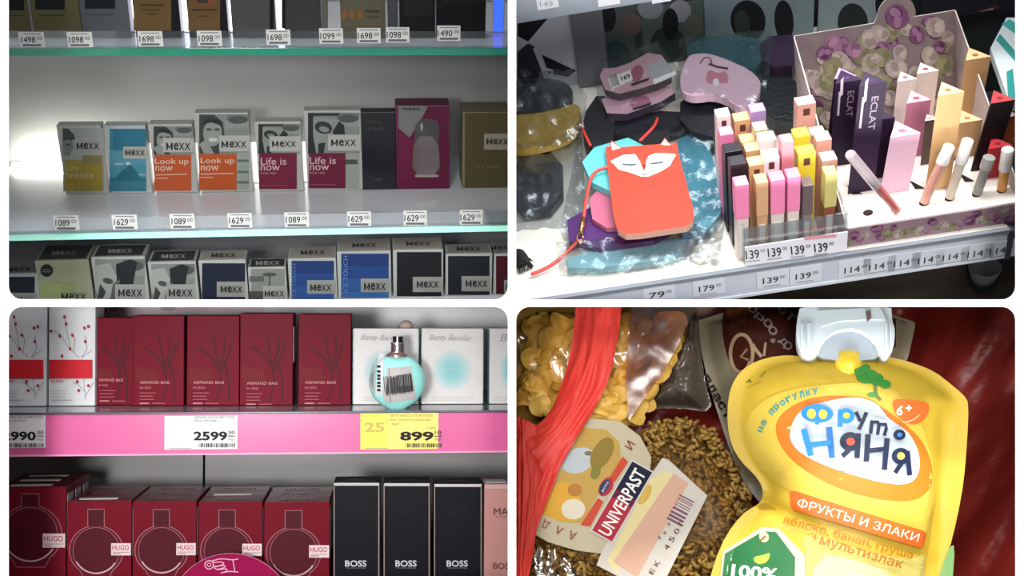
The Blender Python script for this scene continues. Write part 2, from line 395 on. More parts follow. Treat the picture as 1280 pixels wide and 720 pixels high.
W0, PW = '#a9aaa4', '#8f958f'
def person_print(a, l, t, r, b, v):
    w_, h = r - l, b - t; X = lambda u: l + w_ * u; Y = lambda u: t + h * u
    a.rect(l, t, r, b, '#7c827d')
    a.rect(X(.55), Y(.0), r, Y(.14), '#6a706c'); a.rect(X(.52), Y(.16), r, Y(.34), '#878d86'); a.ell(X(.78), Y(.14), w_ * .2, h * .1, '#4c514e')
    if v == 'smile':
        a.poly([(X(0), Y(.0)), (X(.3), Y(.0)), (X(.48), Y(.2)), (X(.52), Y(.6)), (X(.4), Y(1)), (X(0), Y(1))], '#3c403e')
        a.ell(X(.27), Y(.48), w_ * .19, h * .33, '#8a8f89'); a.ell(X(.2), Y(.38), w_ * .06, h * .03, '#3c403e'); a.ell(X(.36), Y(.38), w_ * .06, h * .03, '#3c403e')
        a.ell(X(.28), Y(.64), w_ * .09, h * .05, '#c0c3bc'); a.poly([(X(0), Y(.75)), (X(.16), Y(.62)), (X(.3), Y(1)), (X(.1), Y(1))], '#8a8f89')
        a.poly([(X(.05), Y(.25)), (X(.2), Y(.06)), (X(.42), Y(.14)), (X(.45), Y(.28)), (X(.25), Y(.2))], '#2c302e')
    elif v == 'glasses':
        a.poly([(X(0), Y(0)), (X(.12), Y(0)), (X(.1), Y(.5)), (X(.16), Y(1)), (X(0), Y(1))], '#2b2f2d')
        a.poly([(X(.1), Y(.1)), (X(.5), Y(.16)), (X(.46), Y(.6)), (X(.3), Y(1)), (X(.16), Y(1)), (X(.1), Y(.55))], '#858a84')
        a.ell(X(.3), Y(.36), w_ * .17, h * .15, '#303432', -12); a.ell(X(.31), Y(.40), w_ * .10, h * .07, '#7c827d', -12)
        a.poly([(X(.48), Y(.45)), (X(.6), Y(.2)), (X(.7), Y(.3)), (X(.72), Y(.58)), (X(.5), Y(.58))], '#2b2f2d')
        a.poly([(X(.2), Y(.75)), (X(.34), Y(.72)), (X(.3), Y(1)), (X(.2), Y(1))], '#2b2f2d'); a.rect(X(.05), Y(.0), X(.6), Y(.07), '#2f3331')
    elif v == 'kiss':
        a.poly([(X(.42), Y(.1)), (X(.7), Y(0)), (X(.85), Y(.05)), (X(.75), Y(.6)), (X(.45), Y(.75))], '#262a2a')
        a.poly([(X(0), Y(.12)), (X(.3), Y(.08)), (X(.44), Y(.35)), (X(.36), Y(.8)), (X(.1), Y(.9)), (X(0), Y(.6))], '#9da19a')
        a.ell(X(.26), Y(.44), w_ * .11, h * .06, '#4a4e4c', -15); a.poly([(X(.1), Y(.5)), (X(.22), Y(.66)), (X(.14), Y(1)), (X(.04), Y(1))], '#3e4240'); a.poly([(X(.36), Y(.5)), (X(.5), Y(.4)), (X(.52), Y(1)), (X(.3), Y(1))], '#565b58')
    elif v == 'profile':
        a.rect(l, t, r, b, '#a3a7a1'); a.poly([(X(0), Y(0)), (X(.14), Y(.02)), (X(.28), Y(.22)), (X(.3), Y(.36)), (X(.2), Y(.4)), (X(.18), Y(.6)), (X(0), Y(.5))], '#4a4e4c')
        a.poly([(X(0), Y(.42)), (X(.12), Y(.36)), (X(.25), Y(.42)), (X(.26), Y(.62)), (X(.16), Y(.92)), (X(0), Y(.86))], '#7c827d'); a.ell(X(.13), Y(.52), w_ * .05, h * .03, '#3c403e')

G_MID = 'perfume boxes on the middle glass shelf'
YM = .165
def b1(a, l, t, r, b):
    a.rect(79, 160, 130, 239, '#a3a7a0'); person_print(a, 78.5, 160, 130, 199, 'profile'); a.rect(94, 172, 131, 193, W0); a.rect(81, 200, 128.5, 238, '#a28f3c'); a.rect(103, 194, 128, 206, '#8d8456'); a.rect(81, 228, 92, 238, '#b09a4a')
def t1(a, l, t, r, b):
    mexx(a, 96, 178, 124, 186); a.text('City', 91, 210, 16, 8, '#c9c29a'); a.text('breeze', 100, 218, 34, 7.5, '#c9c29a')
carton(A, 76, 157, 131, 240, YM, .024, Z1, '#b5b6af', 'white box with profile portrait and mustard yellow lower half, left end of middle shelf', G_MID, b1, t1)
def b2(a, l, t, r, b):
    a.rect(137, 161, 183, 239, '#2f6f86'); a.rect(137, 188, 183, 206, '#5692a2'); a.rect(137, 206, 183, 222, '#4a8a9c'); a.poly(smooth([(143, 226), (148, 217), (158, 209), (163, 206), (169, 212), (174, 220), (177, 228), (160, 231)], 1), '#2c6678')
    a.rect(137, 226, 183, 239, '#3a7788'); a.ell(160, 204, 3, 2, '#b8c8c8'); a.ell(149, 205, 6, 1.6, '#8fb3ba'); a.ell(178, 218, 5, 1, '#8fb3ba'); a.rect(154, 183, 184, 198, '#a5aa9f')
def t2(a, l, t, r, b):
    mexx(a, 157, 187, 181, 194); a.text('ICE TOUCH', 140, 178, 28, 3, '#6fa5b2', rot=90)
carton(A, 134, 157, 186, 240, YM, .024, Z1, '#aeb4b2', 'teal box with a blue iceberg picture, second from left on middle shelf', G_MID, b2, t2)
def b3(a, l, t, r, b):
    person_print(a, 192, 158, 241, 193, 'smile'); a.rect(204, 172, 242.5, 190, W0); a.rect(193, 193, 239, 238, '#b5532f')
def t3(a, l, t, r, b):
    mexx(a, 208, 178, 238, 187); a.text('Look up', 215, 202, 42, 9, '#d8b9a6', bold=.008); a.text('now', 205.5, 210, 22, 6.5, '#d8b9a6', bold=.008); a.line([(195, 218), (234, 217)], 1.6, '#cf9c84'); a.line([(195, 222), (210, 222)], 1.4, '#cf9c84')
carton(A, 190, 155, 244, 240, YM, .024, Z1, W0, 'smaller orange box with smiling portrait, beside the teal iceberg box', G_MID, b3, t3)
def b4(a, l, t, r, b):
    person_print(a, 249, 143, 311, 192, 'smile'); a.rect(274, 169, 313, 189, W0); a.rect(296, 190, 311, 237, '#8d9890'); 
    for y in (199, 213, 226): a.rect(297, y, 311, y + 3, '#5c675f')
    a.rect(249, 192, 296, 237, '#b05127')
def t4(a, l, t, r, b):
    mexx(a, 277, 176, 308, 184); a.text('Look up', 272, 201, 42, 9, '#d8b9a6', bold=.008); a.text('now', 262.5, 209.5, 22, 6.5, '#d8b9a6', bold=.008); a.line([(251, 217), (292, 216)], 1.6, '#cf9c84'); a.line([(251, 221), (267, 221)], 1.4, '#cf9c84')
carton(A, 247, 141, 313.5, 239, YM, .024, Z1, W0, 'larger orange box with smiling portrait, left of the smaller maroon photo box', G_MID, b4, t4)
def b5(a, l, t, r, b):
    person_print(a, 323, 155, 375, 192, 'glasses'); a.rect(337, 170, 377, 189, W0); a.rect(324, 191, 371, 236, '#6b2038')
def t5(a, l, t, r, b):
    mexx(a, 340, 176, 370, 183); a.text('Life is', 342, 201, 32, 9, '#c9a5ac', bold=.008); a.text('now', 338, 209.5, 24, 6.5, '#c9a5ac', bold=.008); a.text('FOR HER', 336, 216, 19, 2.6, '#b98d97'); a.line([(326, 231), (360, 231)], 1, '#8a4a5c')
carton(A, 321, 152, 378, 239, YM, .024, Z1, W0, 'smaller maroon box with portrait in glasses, between the larger orange and larger maroon boxes', G_MID, b5, t5)
def b6(a, l, t, r, b):
    person_print(a, 385, 141, 449.5, 192, 'glasses'); a.rect(410, 168, 450.5, 188, W0); a.rect(432, 191, 449, 235, '#8f958c'); a.rect(432, 199, 447, 205, '#474d48'); a.rect(386, 191, 432, 235, '#641f36')
def t6(a, l, t, r, b):
    mexx(a, 414, 174, 445, 182); a.text('Life is', 403.5, 200, 33, 9, '#c9a5ac', bold=.008); a.text('now', 399.5, 209, 24, 6.5, '#c9a5ac', bold=.008); a.text('FOR HER', 397, 215.5, 19, 2.6, '#b98d97'); a.line([(388, 230), (420, 230)], 1, '#8a4a5c')
carton(A, 382, 138, 452, 238, YM, .024, Z1, W0, 'larger maroon box with portrait in glasses, left of the plain black box', G_MID, b6, t6)
def t7(a, l, t, r, b):
    a.text('MEXX', 468, 152, 15, 3.5, '#4a4648'); a.text('black', 470, 160, 20, 6, '#4a4648'); a.ell(473, 224, 5, 2, '#3c383c')
carton(A, 452.5, 140, 495, 237, YM, .024, Z1, '#16161c', 'plain black perfume box on the middle shelf between maroon photo box and pink window box', G_MID, None, t7, rough=.25)
def b8(a, l, t, r, b):
    a.rect(497, 133, 559, 236, '#5a1836'); a.poly([(498, 132), (535, 133), (527, 148), (512, 172), (498, 160)], '#6f6f70'); a.poly(smooth([(519, 150), (545, 148), (550, 160), (547, 180), (552, 220), (515, 221), (518, 180)], 1), '#4d4748'); a.poly([(500, 165), (518, 178), (515, 222), (500, 228)], '#641a3c')
def pinkbox():
    th = carton(A, 495, 132, 562, 237, YM, .045, Z1, '#5d1c3c', 'dark pink window box showing a clear bottle, tallest of the middle shelf', G_MID, b8, lambda a, l, t, r, b: a.text('mexx', 514, 136, 22, 3.6, '#3e2a34', bold=.01), rough=.2)
    a = Art(A, front(A, th.matrix_world.translation * 0 + A.I @ th.matrix_world.translation, YM)); a.k = 12
    a.kw = dict(rough=.15)
    a.poly(smooth([(517, 170), (548, 170), (550, 220), (515, 221)], 1), '#5c5253'); a.ell(527, 160, 8, 9, '#232022'); a.ell(527, 158, 1.5, 5, '#8c8c8c'); a.rect(519, 218, 548, 221, '#8b7f7f'); a.build('bottle_window', th)
pinkbox()
def b9(a, l, t, r, b):
    a.rect(581, 141, 636, 237, '#4f472e'); a.rect(605, 167, 636, 187, '#8f8a78')
def t9(a, l, t, r, b):
    mexx(a, 608, 173, 635, 180); a.text('XX BABE', 610, 208, 30, 4, '#6e674e')
carton(A, 578, 140, 637, 238, YM, .06, Z1, '#756f58', 'olive brown box with pale edges, right end of the middle shelf', G_MID, b9, t9, rough=.4)

G_TOP = 'perfume boxes on the upper glass shelf'
YT = .06
def plain(c, *parts):
    def f(a, l, t, r, b):
        for p in parts: a.rect(*p)
    return f
def lines(*L):
    def f(a, l, t, r, b):
        for x0, x1, y, c in L: a.line([(x0, y), (x1, y)], 1.4, c)
    return f
TOPS = [(-20, 31, 41, '#5d5a3c', 'olive box with black panel, cut by the left edge of the upper shelf', plain('', (0, -60, 30, 13, '#1c1f22')), lines((12, 30, 19, '#45442f'))),
        (33.5, 95, 40, '#62603f', 'olive green box with black panel, second on the upper shelf', plain('', (44, -60, 81, 12, '#1c1f22')), lines((48, 80, 19, '#45442f'))),
        (96, 157, 40, '#585d60', 'slate grey box with black panel on the upper shelf', plain('', (106, -60, 144, 11, '#17191c')), lines((109, 142, 18, '#42464a'))),
        (163, 221, 39, '#121214', 'gold box with black edges and plain lettering on the upper shelf', plain('', (167, -60, 214, 39, '#6b5532')), lines((174, 206, 6, '#3b2c16'), (177, 200, 12, '#4d3c20'), (184, 196, 17, '#4d3c20'))),
        (231, 281, 39, '#121214', 'gold box with black edges and a small framed picture on the upper shelf', plain('', (235, -60, 275, 39, '#6b5332'), (243, -20, 266, 6, '#8c4a32'), (246, -16, 260, 4, '#3b3836')), lines((240, 271, 12, '#3b2c16'), (247, 262, 20, '#4d3c20'))),
        (286, 342, 38, '#4d4e4c', 'charcoal grey box with black corner on the upper shelf', plain('', (337, -60, 342, 38, '#101012')), None),
        (352, 399, 36, '#3d3e3d', 'dark grey box with black left corner on the upper shelf', plain('', (352, -60, 357, 36, '#101012'), (402, -60, 410, 36, '#62645c')), None),
        (424, 481, 33, '#5f5c4a', 'dull gold box with orange print on the upper shelf', plain('', (428, -60, 476, 33, '#64614c')), None),
        (484, 497, 32, '#4b4d50', 'narrow grey box beside the dull gold one on the upper shelf', None, None),
        (499, 544, 30, '#16171a', 'black box with thin grey frame on the upper shelf', plain('', (505, -50, 540, 20, '#222326')), None),
        (546, 608, 28, '#131417', 'wide black box, rightmost on the upper shelf', plain('', (553, -50, 600, 6, '#1e1f22')), None)]
for l, r, b, c, lab, d, t in TOPS:
    th = carton(A, l, -75, r, b, YT, .03, Z0, c, lab, G_TOP, d, t, rough=.35)
    if l == 424:
        a = Art(A, front(A, A.I @ th.matrix_world.translation, YT)); a.k = 10
        for x in (430, 440, 450): a.ell(x, 18, 4, 6, '#8a6238')
        a.text('POWER', 466, 14, 17, 4, '#33322a', bold=.01); a.text('GOLD', 466, 21, 15, 3, '#33322a'); a.build('lettering', th)

G_LOW = 'perfume boxes on the lowest glass shelf'
YB = .03
LB = '#a9aba6'
def simple(inner, panel, fill='#8e908a'):
    def f(a, l, t, r, b):
        a.rect(*inner); a.rect(*panel, fill)
    return f
def low(l, t, r, inner, panel, mx, lab, lid, yf=YB, dep=.05, draw=None, letter=None, col=LB):
    def L(a, l_, t_, r_, b_):
        mexx(a, *mx)
        if letter: letter(a)
    x = (l + r) / 2
    th = carton(A, l, t, r, 376, yf, dep, Z2, col, lab, G_LOW, draw or simple(inner, panel), L, lid=lid)
    o = A.I @ th.matrix_world.translation; zt = A.at(x, t, 1, yf).z + .0003
    a = Art(A, upper(A, o, zt)); a.k = 2; cy = t - 7 * dep / .05
    mexx(a, x - 15, cy - 2.5, x + 15, cy + 2.5, '#2a2a2c' if lid in ('#a39d94', '#8b8b88') else '#b0b2ac'); a.build('top_lettering', th)
low(-6, 342, 52, (-4, 346, 43.5, 366, '#20242c'), (10, 366, 46, 400), (17, 371, 41, 377.5), 'black box with white edges, left end of the lowest shelf', '#8b8b88', dep=.035)
def pg(a, l, t, r, b):
    a.rect(49, 327, 111, 450, '#979c80'); a.rect(70, 352, 95, 368, '#8c9868'); a.rect(49, 355, 76, 380, '#93a06c'); a.ell(58.5, 338, 8, 8, '#23272a'); a.line([(53, 337), (64, 337)], 1, '#6a6e6c'); a.line([(53, 339.5), (64, 339.5)], 1, '#6a6e6c')
low(47, 325, 114, None, None, (77, 366, 108, 374.5), 'pale green box with a black round sticker on the lowest shelf', '#3c403e', draw=pg, dep=.06, col='#9a9d8c')
def ph(l, t, r, b, pl, pt):
    def f(a, *_):
        person_print(a, l, t, r, b, 'kiss'); a.rect(pl, pt, r + 1, pt + 22, '#9a9c96')
    return f
low(117, 321, 184, None, None, (148, 361, 178, 370), 'larger black and white kissing photo box on the lowest shelf', '#3c403e', draw=ph(119, 324, 181, 385, 144, 355), dep=.05)
low(187, 327, 247, None, None, (211, 361, 241, 370), 'smaller black and white kissing photo box left of the navy box on lowest shelf', '#3c403e', draw=ph(189, 330, 244, 385, 208, 355), dep=.045)
low(250, 325, 309, (252.5, 329, 306.5, 440, '#1c2434'), (271, 352, 307, 371), (276, 357, 303, 365), 'navy box with a white top and white label, lowest shelf', '#a39d94', dep=.04)
def pal(a, *_):
    a.rect(314, 336, 356, 420, '#7c807a'); a.rect(312, 345, 330, 352, '#565a56'); a.ell(337, 343, 9, 2.5, '#4a4e4a'); a.rect(336, 343, 338, 362, '#4a4e4a'); a.rect(312, 364, 330, 380, '#444844'); a.rect(329, 357, 358, 382, '#9a9c96')
low(311, 334, 358.5, None, None, (331, 363, 355, 370), 'small grey box with a palm tree photo on the lowest shelf', '#3c403e', draw=pal, dep=.035)
def blue(l, r, t, pl, pt):
    def f(a, *_):
        H = ('#1f3569', '#24427a', '#2c5088', '#356096')
        for i, c in enumerate(H): a.rect(l, t + i * 16, r, t + i * 16 + (16 if i < 3 else 60), c)
        a.rect(pl, pt, r + 2, pt + 17, '#8f918b')
    return f
low(361, 323, 421, None, None, (388, 355, 414, 363), 'smaller blue gradient box on the lowest shelf', '#a39d94', draw=blue(364.5, 417.5, 326, 384, 350), letter=lambda a: a.text('ICE TOUCH', 367.5, 350, 42, 4.5, '#5d77a8', rot=90))
low(422, 314, 489, None, None, (455, 353, 482, 362), 'larger blue gradient box beside the black one on the lowest shelf', '#a39d94', draw=blue(426.5, 486, 317, 451, 348), letter=lambda a: a.text('ICE TOUCH', 432, 342, 46, 5.5, '#6a84b2', rot=90))
low(491.5, 312, 554, (496, 315, 552, 440, '#191b1e'), (516, 346, 553, 365), (521, 351, 548, 359), 'black box with white edges and white label, right of the larger blue box', '#a39d94')
low(557, 317, 615, (560, 320, 612, 440, '#1b1f26'), (577, 345, 613, 364), (582, 350, 609, 358), 'blue-black box with white edges near the right end of the lowest shelf', '#8b8b88', dep=.04)
low(617, 317, 637.5, (620, 320, 637, 440, '#47141f'), (630, 350, 637, 368), (632, 355, 637, 362), 'dark red box with white edges, right end of the lowest shelf', '#8b8b88', dep=.05)

for i, (x, y, n, lab) in enumerate(((40, 50, '1498', 'below the olive boxes'), (100, 50, '1098', 'below the gap between olive and slate grey boxes'), (188, 49, '1698', 'below the plain lettered gold box'), (262, 48.5, '1098', 'below the gold box with the framed picture'),
        (348, 47, '1698', 'below the charcoal grey box'), (414, 45.5, '1099', 'right of the dark grey box'), (461, 45, '1698', 'below the dull gold box'), (497, 44, '1098', 'below the narrow grey box'), (561, 42, '1490', 'below the wide black box'))):
    price_tag(A, x - 14.5, y - 10, x + 14.5, y + 9, -.0015, n, f'white price tag {n} on upper shelf, {lab}', 'price tags of the upper glass shelf')
for i, (x, y, n, lab) in enumerate(((83, 279, '1089', 'below the mustard yellow box'), (156, 278, '1629', 'below the teal iceberg box'), (228, 277, '1089', 'below the smaller orange box'), (300, 276, '1629', 'below the larger orange box'),
        (371, 275, '1089', 'below the smaller maroon box'), (449, 274, '1629', 'below the larger maroon box'), (519, 273, '1629', 'below the pink window box'), (589, 272, '1629', 'below the olive brown box'))):
    price_tag(A, x - 14.5, y - 10, x + 14.5, y + 9, -.0015, n, f'white price tag {n} on middle shelf, {lab}', 'price tags of the middle glass shelf')
# ================================================================ upper right: make-up shelf seen from above
B = Rig(957, 187, 1.62, -12.6, 42, spin=13, gain=.92)
def mid(P): return (sum(p[0] for p in P) / len(P), sum(p[1] for p in P) / len(P))
def flat_item(P, z, th, m, name, label, cat, group=None, side=None, bevel=.0012, rig=B, rnd=0):
    """a flat thing lying on the shelf: outline P, lower face at height z"""
    if rnd: P = smooth(P, rnd)
    c = rig.at(*mid(P), 2, z + .0012); top = [rig.at(x, y, 2, z + .0012 + th) - c for x, y in P]
    o = tag(place(MB().slab(top, [v - Vector((0, 0, th)) for v in top], m, side).build(name, bevel=bevel if not rnd else 0), rig, c), label, cat, group)
    if min(p[0] for p in P) < 650: trim(o, 1)
    return o, c
def art_on(o, c, zt, fine=None, rig=B):
    return Art(rig, upper(rig, c, zt + .0012), fine)
def crinkle(P, z, amp, m, name, label, cat, group=None, parent=None, seed=0, rig=B, fine=9, c0=None):
    """a loose sheet of clear plastic, creased"""
    c = c0 or rig.at(*mid(P), 2, z)
    def sf(x, y, k):
        p = rig.at(x, y, 2, z) - c; n_ = noise.noise(Vector((x * .06 + seed, y * .06, seed))) + .6 * noise.noise(Vector((x * .16, y * .12 + seed, seed)))
        return p + Vector((0, 0, amp * (n_ + .6)))
    a = Art(rig, sf, fine); a.poly(P, m); o = a.mb.build(name, parent, smooth=True)
    if parent is None: tag(place(o, rig, c), label, cat, group)
    if min(p[0] for p in P) < 650: trim(o, 1)
    return o
# shelf with its price rail
pf0, pf1 = B.at(645, 373, 2, 0), B.at(1266, 293, 2, 0); YF = (pf0.y + pf1.y) / 2
YBK = YF + .56; XL2, XR2 = pf0.x - .25, pf1.x
cream = B.col('#e6e2d8', rough=.35, var=.03)
sh = tag(place(MB().box(XL2, XR2, YF + .004, YBK, -.012, 0, cream).build('display_shelf'), B, (0, 0, 0)), 'cream make-up shelf with a pale grey price rail along its front', 'shelf')
MB().box(XL2, XR2, YF, YF + .004, -.042, -.004, B.col('#c4c9d4', rough=.3)).build('price_rail', sh)
MB().box(XL2, XR2, YF - .003, YF + .004, -.004, .001, B.col('#8e949c', rough=.3, metal=.3)).build('rail_lip', sh)
MB().box(XL2, XR2, YF - .002, YF + .003, -.046, -.042, B.col('#d9dde4', rough=.3)).build('rail_foot', sh)
MB().box(XR2 - .001, XR2 + .006, YF - .003, YF + .01, -.048, -.0005, B.col('#3b3e44', rough=.4)).build('rail_end', sh)
trim(sh, 1); trim_level(sh, 1)
# what is under the shelf, in the dark
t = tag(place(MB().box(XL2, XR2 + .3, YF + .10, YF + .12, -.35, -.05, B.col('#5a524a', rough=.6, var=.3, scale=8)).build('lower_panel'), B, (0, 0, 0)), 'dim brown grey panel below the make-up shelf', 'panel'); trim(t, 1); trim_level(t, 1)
p = B.at(1230, 340, 1, YF + .08)
t = empty('clear_cup', B, p - Vector((0, 0, .02)), 'clear plastic cup in the dark below the right end of the shelf', 'cup'); MB().lathe([(.014, 0), (.022, .03), (.021, .03), (.013, .002)], B.col('#8b8d90', rough=.15), 20).build('cup_body', t, smooth=True)
rail = lambda x: 373 + (x - 645) * (293 - 373) / 621
def rail_tag(x, s, lab):
    y0 = YF - .0012; a0 = B.at(x, rail(x) + 17, 1, y0); o = Vector((a0.x, y0, a0.z))
    th = tag(place(MB().box(-.0205, .0205, -.0004, .0008, -.014, .014, B.col('#d3d8e0', rough=.4)).build('price_tag'), B, o), lab, 'price tag', 'price tags on the make-up rail')
    a = Art(B, lambda px, py, k: Vector(((px) * .001, -.0006 - STEP * k, -py * .001))); a.text(s, -3, 1, 20, 10, '#3c3e44', bold=.012); a.text('00', 12.5, -2, 7, 5, '#5a5c62'); a.line([(-12, 10.5), (10, 10.5)], 1.4, '#9a9ca2'); a.build('lettering', th)
for x, s, lab in ((824, '79', 'price tag 79 at the left end of the grey make-up rail'), (886, '179', 'price tag 179 on the rail below the blue plastic bags'), (966, '139', 'price tag 139 on the grey rail, left one of the pair under the tray'), (1007, '139', 'price tag 139 on the grey rail, right one of the pair under the tray')): rail_tag(x, s, lab)
for i, x in enumerate((1068, 1099, 1130, 1160, 1191, 1222, 1250)): rail_tag(x, '114', ('first', 'second', 'third', 'fourth', 'fifth', 'sixth', 'seventh')[i] + ' price tag 114 from the left, below the floral display')
# back: panels, post, prints, upper rail
ZB = -.01
def wallrect(l, t, r, b, y, c, nm, lab=None, cat=None, rough=.6, th=.004, group=None, kind=None):
    p0 = B.at(l, b, 1, y); p1 = B.at(r, t, 1, y); q = MB().box(min(p0.x, p1.x), max(p0.x, p1.x), y, y + th, max(.001, min(p0.z, p1.z)), max(p0.z, p1.z), B.col(c, rough=rough)).build(nm)
    place(q, B, (0, 0, 0)); trim(q, 1)
    return struct(q) if kind else tag(q, lab, cat, group)
q = MB().box(XL2, XR2 + .3, YBK + .03, YBK + .04, -.2, .5, B.col('#33393b', rough=.7, var=.5, scale=9)); struct(trim(place(q.build('wall_back'), B, (0, 0, 0)), 1))
def wall_art(y, o=None): return Art(B, lambda px, py, k: (lambda p: Vector((p.x, y - STEP * k, max(.003, p.z) if o is None else p.z)))(B.at(px, py, 1, y)))
YP = YBK - .06
pn = wallrect(620, -60, 742, 150, YP, '#9da2ac', 'print_panel', 'grey panel printed with black triangles behind the gold pouch bag', 'panel')
a = wall_art(YP); P_ = lambda *q: list(q)
a.poly([(647, 20), (690, 17), (660, 52), (647, 45)], '#14131a'); a.poly([(647, 65), (660, 54), (668, 58), (682, 105), (647, 108)], '#2b2b33'); a.poly([(677, 68), (720, 88), (710, 96), (686, 92)], '#1c1a22'); a.line([(668, 60), (678, 85), (690, 88), (690, 101), (655, 101)], 4, '#a9adb5'); a.build('panel_print', pn)
t = wallrect(730, -60, 745, 150, YP - .0135, '#55585f', 'panel_post', 'dark grey upright post between the printed panel and the dim backdrop', 'post', th=.012)
for l, tp, r, b, c, nm, lab in ((750, 5, 800, 130, '#37423f', 'backdrop_card', 'dim green backdrop card right of the dark post'), (800, 0, 880, 130, '#3c4a47', 'backdrop_card', 'dim teal backdrop card behind the pink pouches'), (882, -40, 1019, 100, '#66757a', 'backdrop_card', 'grey teal backdrop card with dark ovals above the plum pouch'), (1021, -40, 1140, 80, '#717f80', 'backdrop_card', 'grey backdrop card with a dark oval behind the round floral crest'), (1142, -40, 1300, 110, '#22252d', 'backdrop_card', 'black backdrop card behind the right side of the floral display')):
    q = wallrect(l, tp, r, b, YP + .02, c, nm, lab, 'card', group='backdrop cards'); a = wall_art(YP + .02)
    if l == 750: a.ell(760, 22, 10, 18, '#1a1c20'); a.ell(790, 30, 12, 14, '#584c48'); a.ell(770, 80, 20, 30, '#2a3c3e')
    if l == 800: a.ell(813, 10, 16, 14, '#70787c'); a.ell(850, 14, 14, 14, '#7c7f86'); a.ell(835, 55, 22, 22, '#26302a'); a.ell(838, 30, 10, 20, '#15181c'); a.ell(868, 30, 12, 12, '#5a5650')
    if l == 882: a.ell(935, 26, 22, 26, '#191c1b', 8); a.ell(928, 30, 10, 18, '#2c312e', 8); a.ell(980, 26, 12, 26, '#15181a', 4)
    if l == 1021: a.ell(1066, 28, 19, 24, '#1f2524', 5); a.ell(1110, 5, 16, 26, '#15181a')
    if l == 1142: a.poly([(1210, 40), (1245, 5), (1250, 20), (1225, 44)], '#6a3038'); a.poly([(1150, 18), (1172, 16), (1170, 36), (1150, 36)], '#565b64'); a.poly([(1220, 36), (1240, 10), (1243, 12), (1226, 40)], '#a9abae')
    a.build('card_print', q)
yr = YF + .27
q = tag(place(MB().box(XL2, B.at(985, 5, 1, yr).x, yr, yr + .01, B.at(740, 14, 1, yr).z, B.at(740, 14, 1, yr).z + .05, B.col('#6f7c86', rough=.4)).build('upper_price_rail'), B, (0, 0, 0)), 'grey price rail of the shelf above, with blurred white tags', 'rail'); trim(q, 1)
for l, t_, r, b, c, x in ((672, -6, 697, 13, '#c3cad0', 'blurred white tag on the upper rail above the printed panel'), (748, -10, 774, 9, '#c6ccd2', 'blurred white tag on the upper rail beside the dark post'), (815, -14, 838, 5, '#b9c2ca', 'blurred white tag on the upper rail above the pink pouches')):
    p = wallrect(l, t_, r, b, yr - .0012, c, 'price_tag', x, 'price tag', group='tags on the upper rail', th=.0008)
    if l == 672: a = wall_art(yr - .0014); a.text('149', 683, 5, 16, 7, '#8a9098'); a.build('lettering', p)
# teal striped pack at the right edge
t, c = flat_item([(1238, 60), (1258, 22), (1300, 22), (1300, 130), (1262, 128)], .10, .012, B.col('#cfd9dc', rough=.3), 'striped_pack', 'white pack with teal stripes at the right edge behind the floral display', 'pack')
a = art_on(t, c, .112); a.poly([(1245, 50), (1250, 42), (1300, 100), (1300, 112)], '#2c8a86'); a.poly([(1252, 30), (1262, 24), (1300, 50), (1300, 66)], '#3d9c96'); a.poly([(1258, 90), (1266, 86), (1270, 128), (1260, 126)], '#2c8a86'); a.build('pack_print', t)

# ---- pouches and bags lying on the left half
cl = film('clear_film', '#fafcfc', .05, .22, .45, 40, '#b4babd'); cl2 = film('clear_film_grey', '#e6eaec', .12, .25, .5, 40, '#a8b0b4')
G = 'pouches lying on the make-up shelf'
blkm = B.col('#20222a', rough=.35, bump=.3); plum = B.col('#33223a', rough=.35)
flat_item([(640, 192), (703, 188), (704, 262), (640, 270)], .003, .010, B.col('#2c2f37', rough=.32, bump=.2), 'flat_wallet', 'flat black wallet in clear film at the left edge below the gold pouch', 'wallet', G, rnd=1)
t, c = flat_item([(625, 138), (690, 140), (724, 126), (727, 150), (700, 172), (625, 184)], .018, .022, B.col('#c9a544', rough=.3, sub='#8f7430', scale=30, bump=.3), 'gold_pouch', 'shiny mustard gold pouch in clear film at the left edge', 'pouch', G, rnd=2)
flat_item([(620, 100), (700, 96), (722, 118), (690, 138), (620, 142)], .030, .014, B.col('#2a2e2e', rough=.3, bump=.4), 'dark_pouch', 'dark grey pouch in crumpled film above the gold pouch', 'pouch', G, rnd=2)
crinkle([(625, 92), (715, 90), (735, 125), (730, 165), (700, 185), (625, 192)], .046, .008, cl, 'film_bag', 'crumpled clear film over the gold and dark pouches', 'film bag', 'clear film bags', seed=3)
crinkle([(630, 185), (728, 172), (732, 250), (726, 285), (630, 292)], .016, .005, cl2, 'film_bag', 'greyish clear film over the flat black wallet', 'film bag', 'clear film bags', seed=5)
flat_item([(725, 150), (752, 110), (770, 150), (765, 185), (735, 188)], .004, .03, B.col('#1a181e', rough=.5), 'dark_pouch', 'black pouch in the gap between the gold pouch and the pink pouch stack', 'pouch', G, rnd=1)
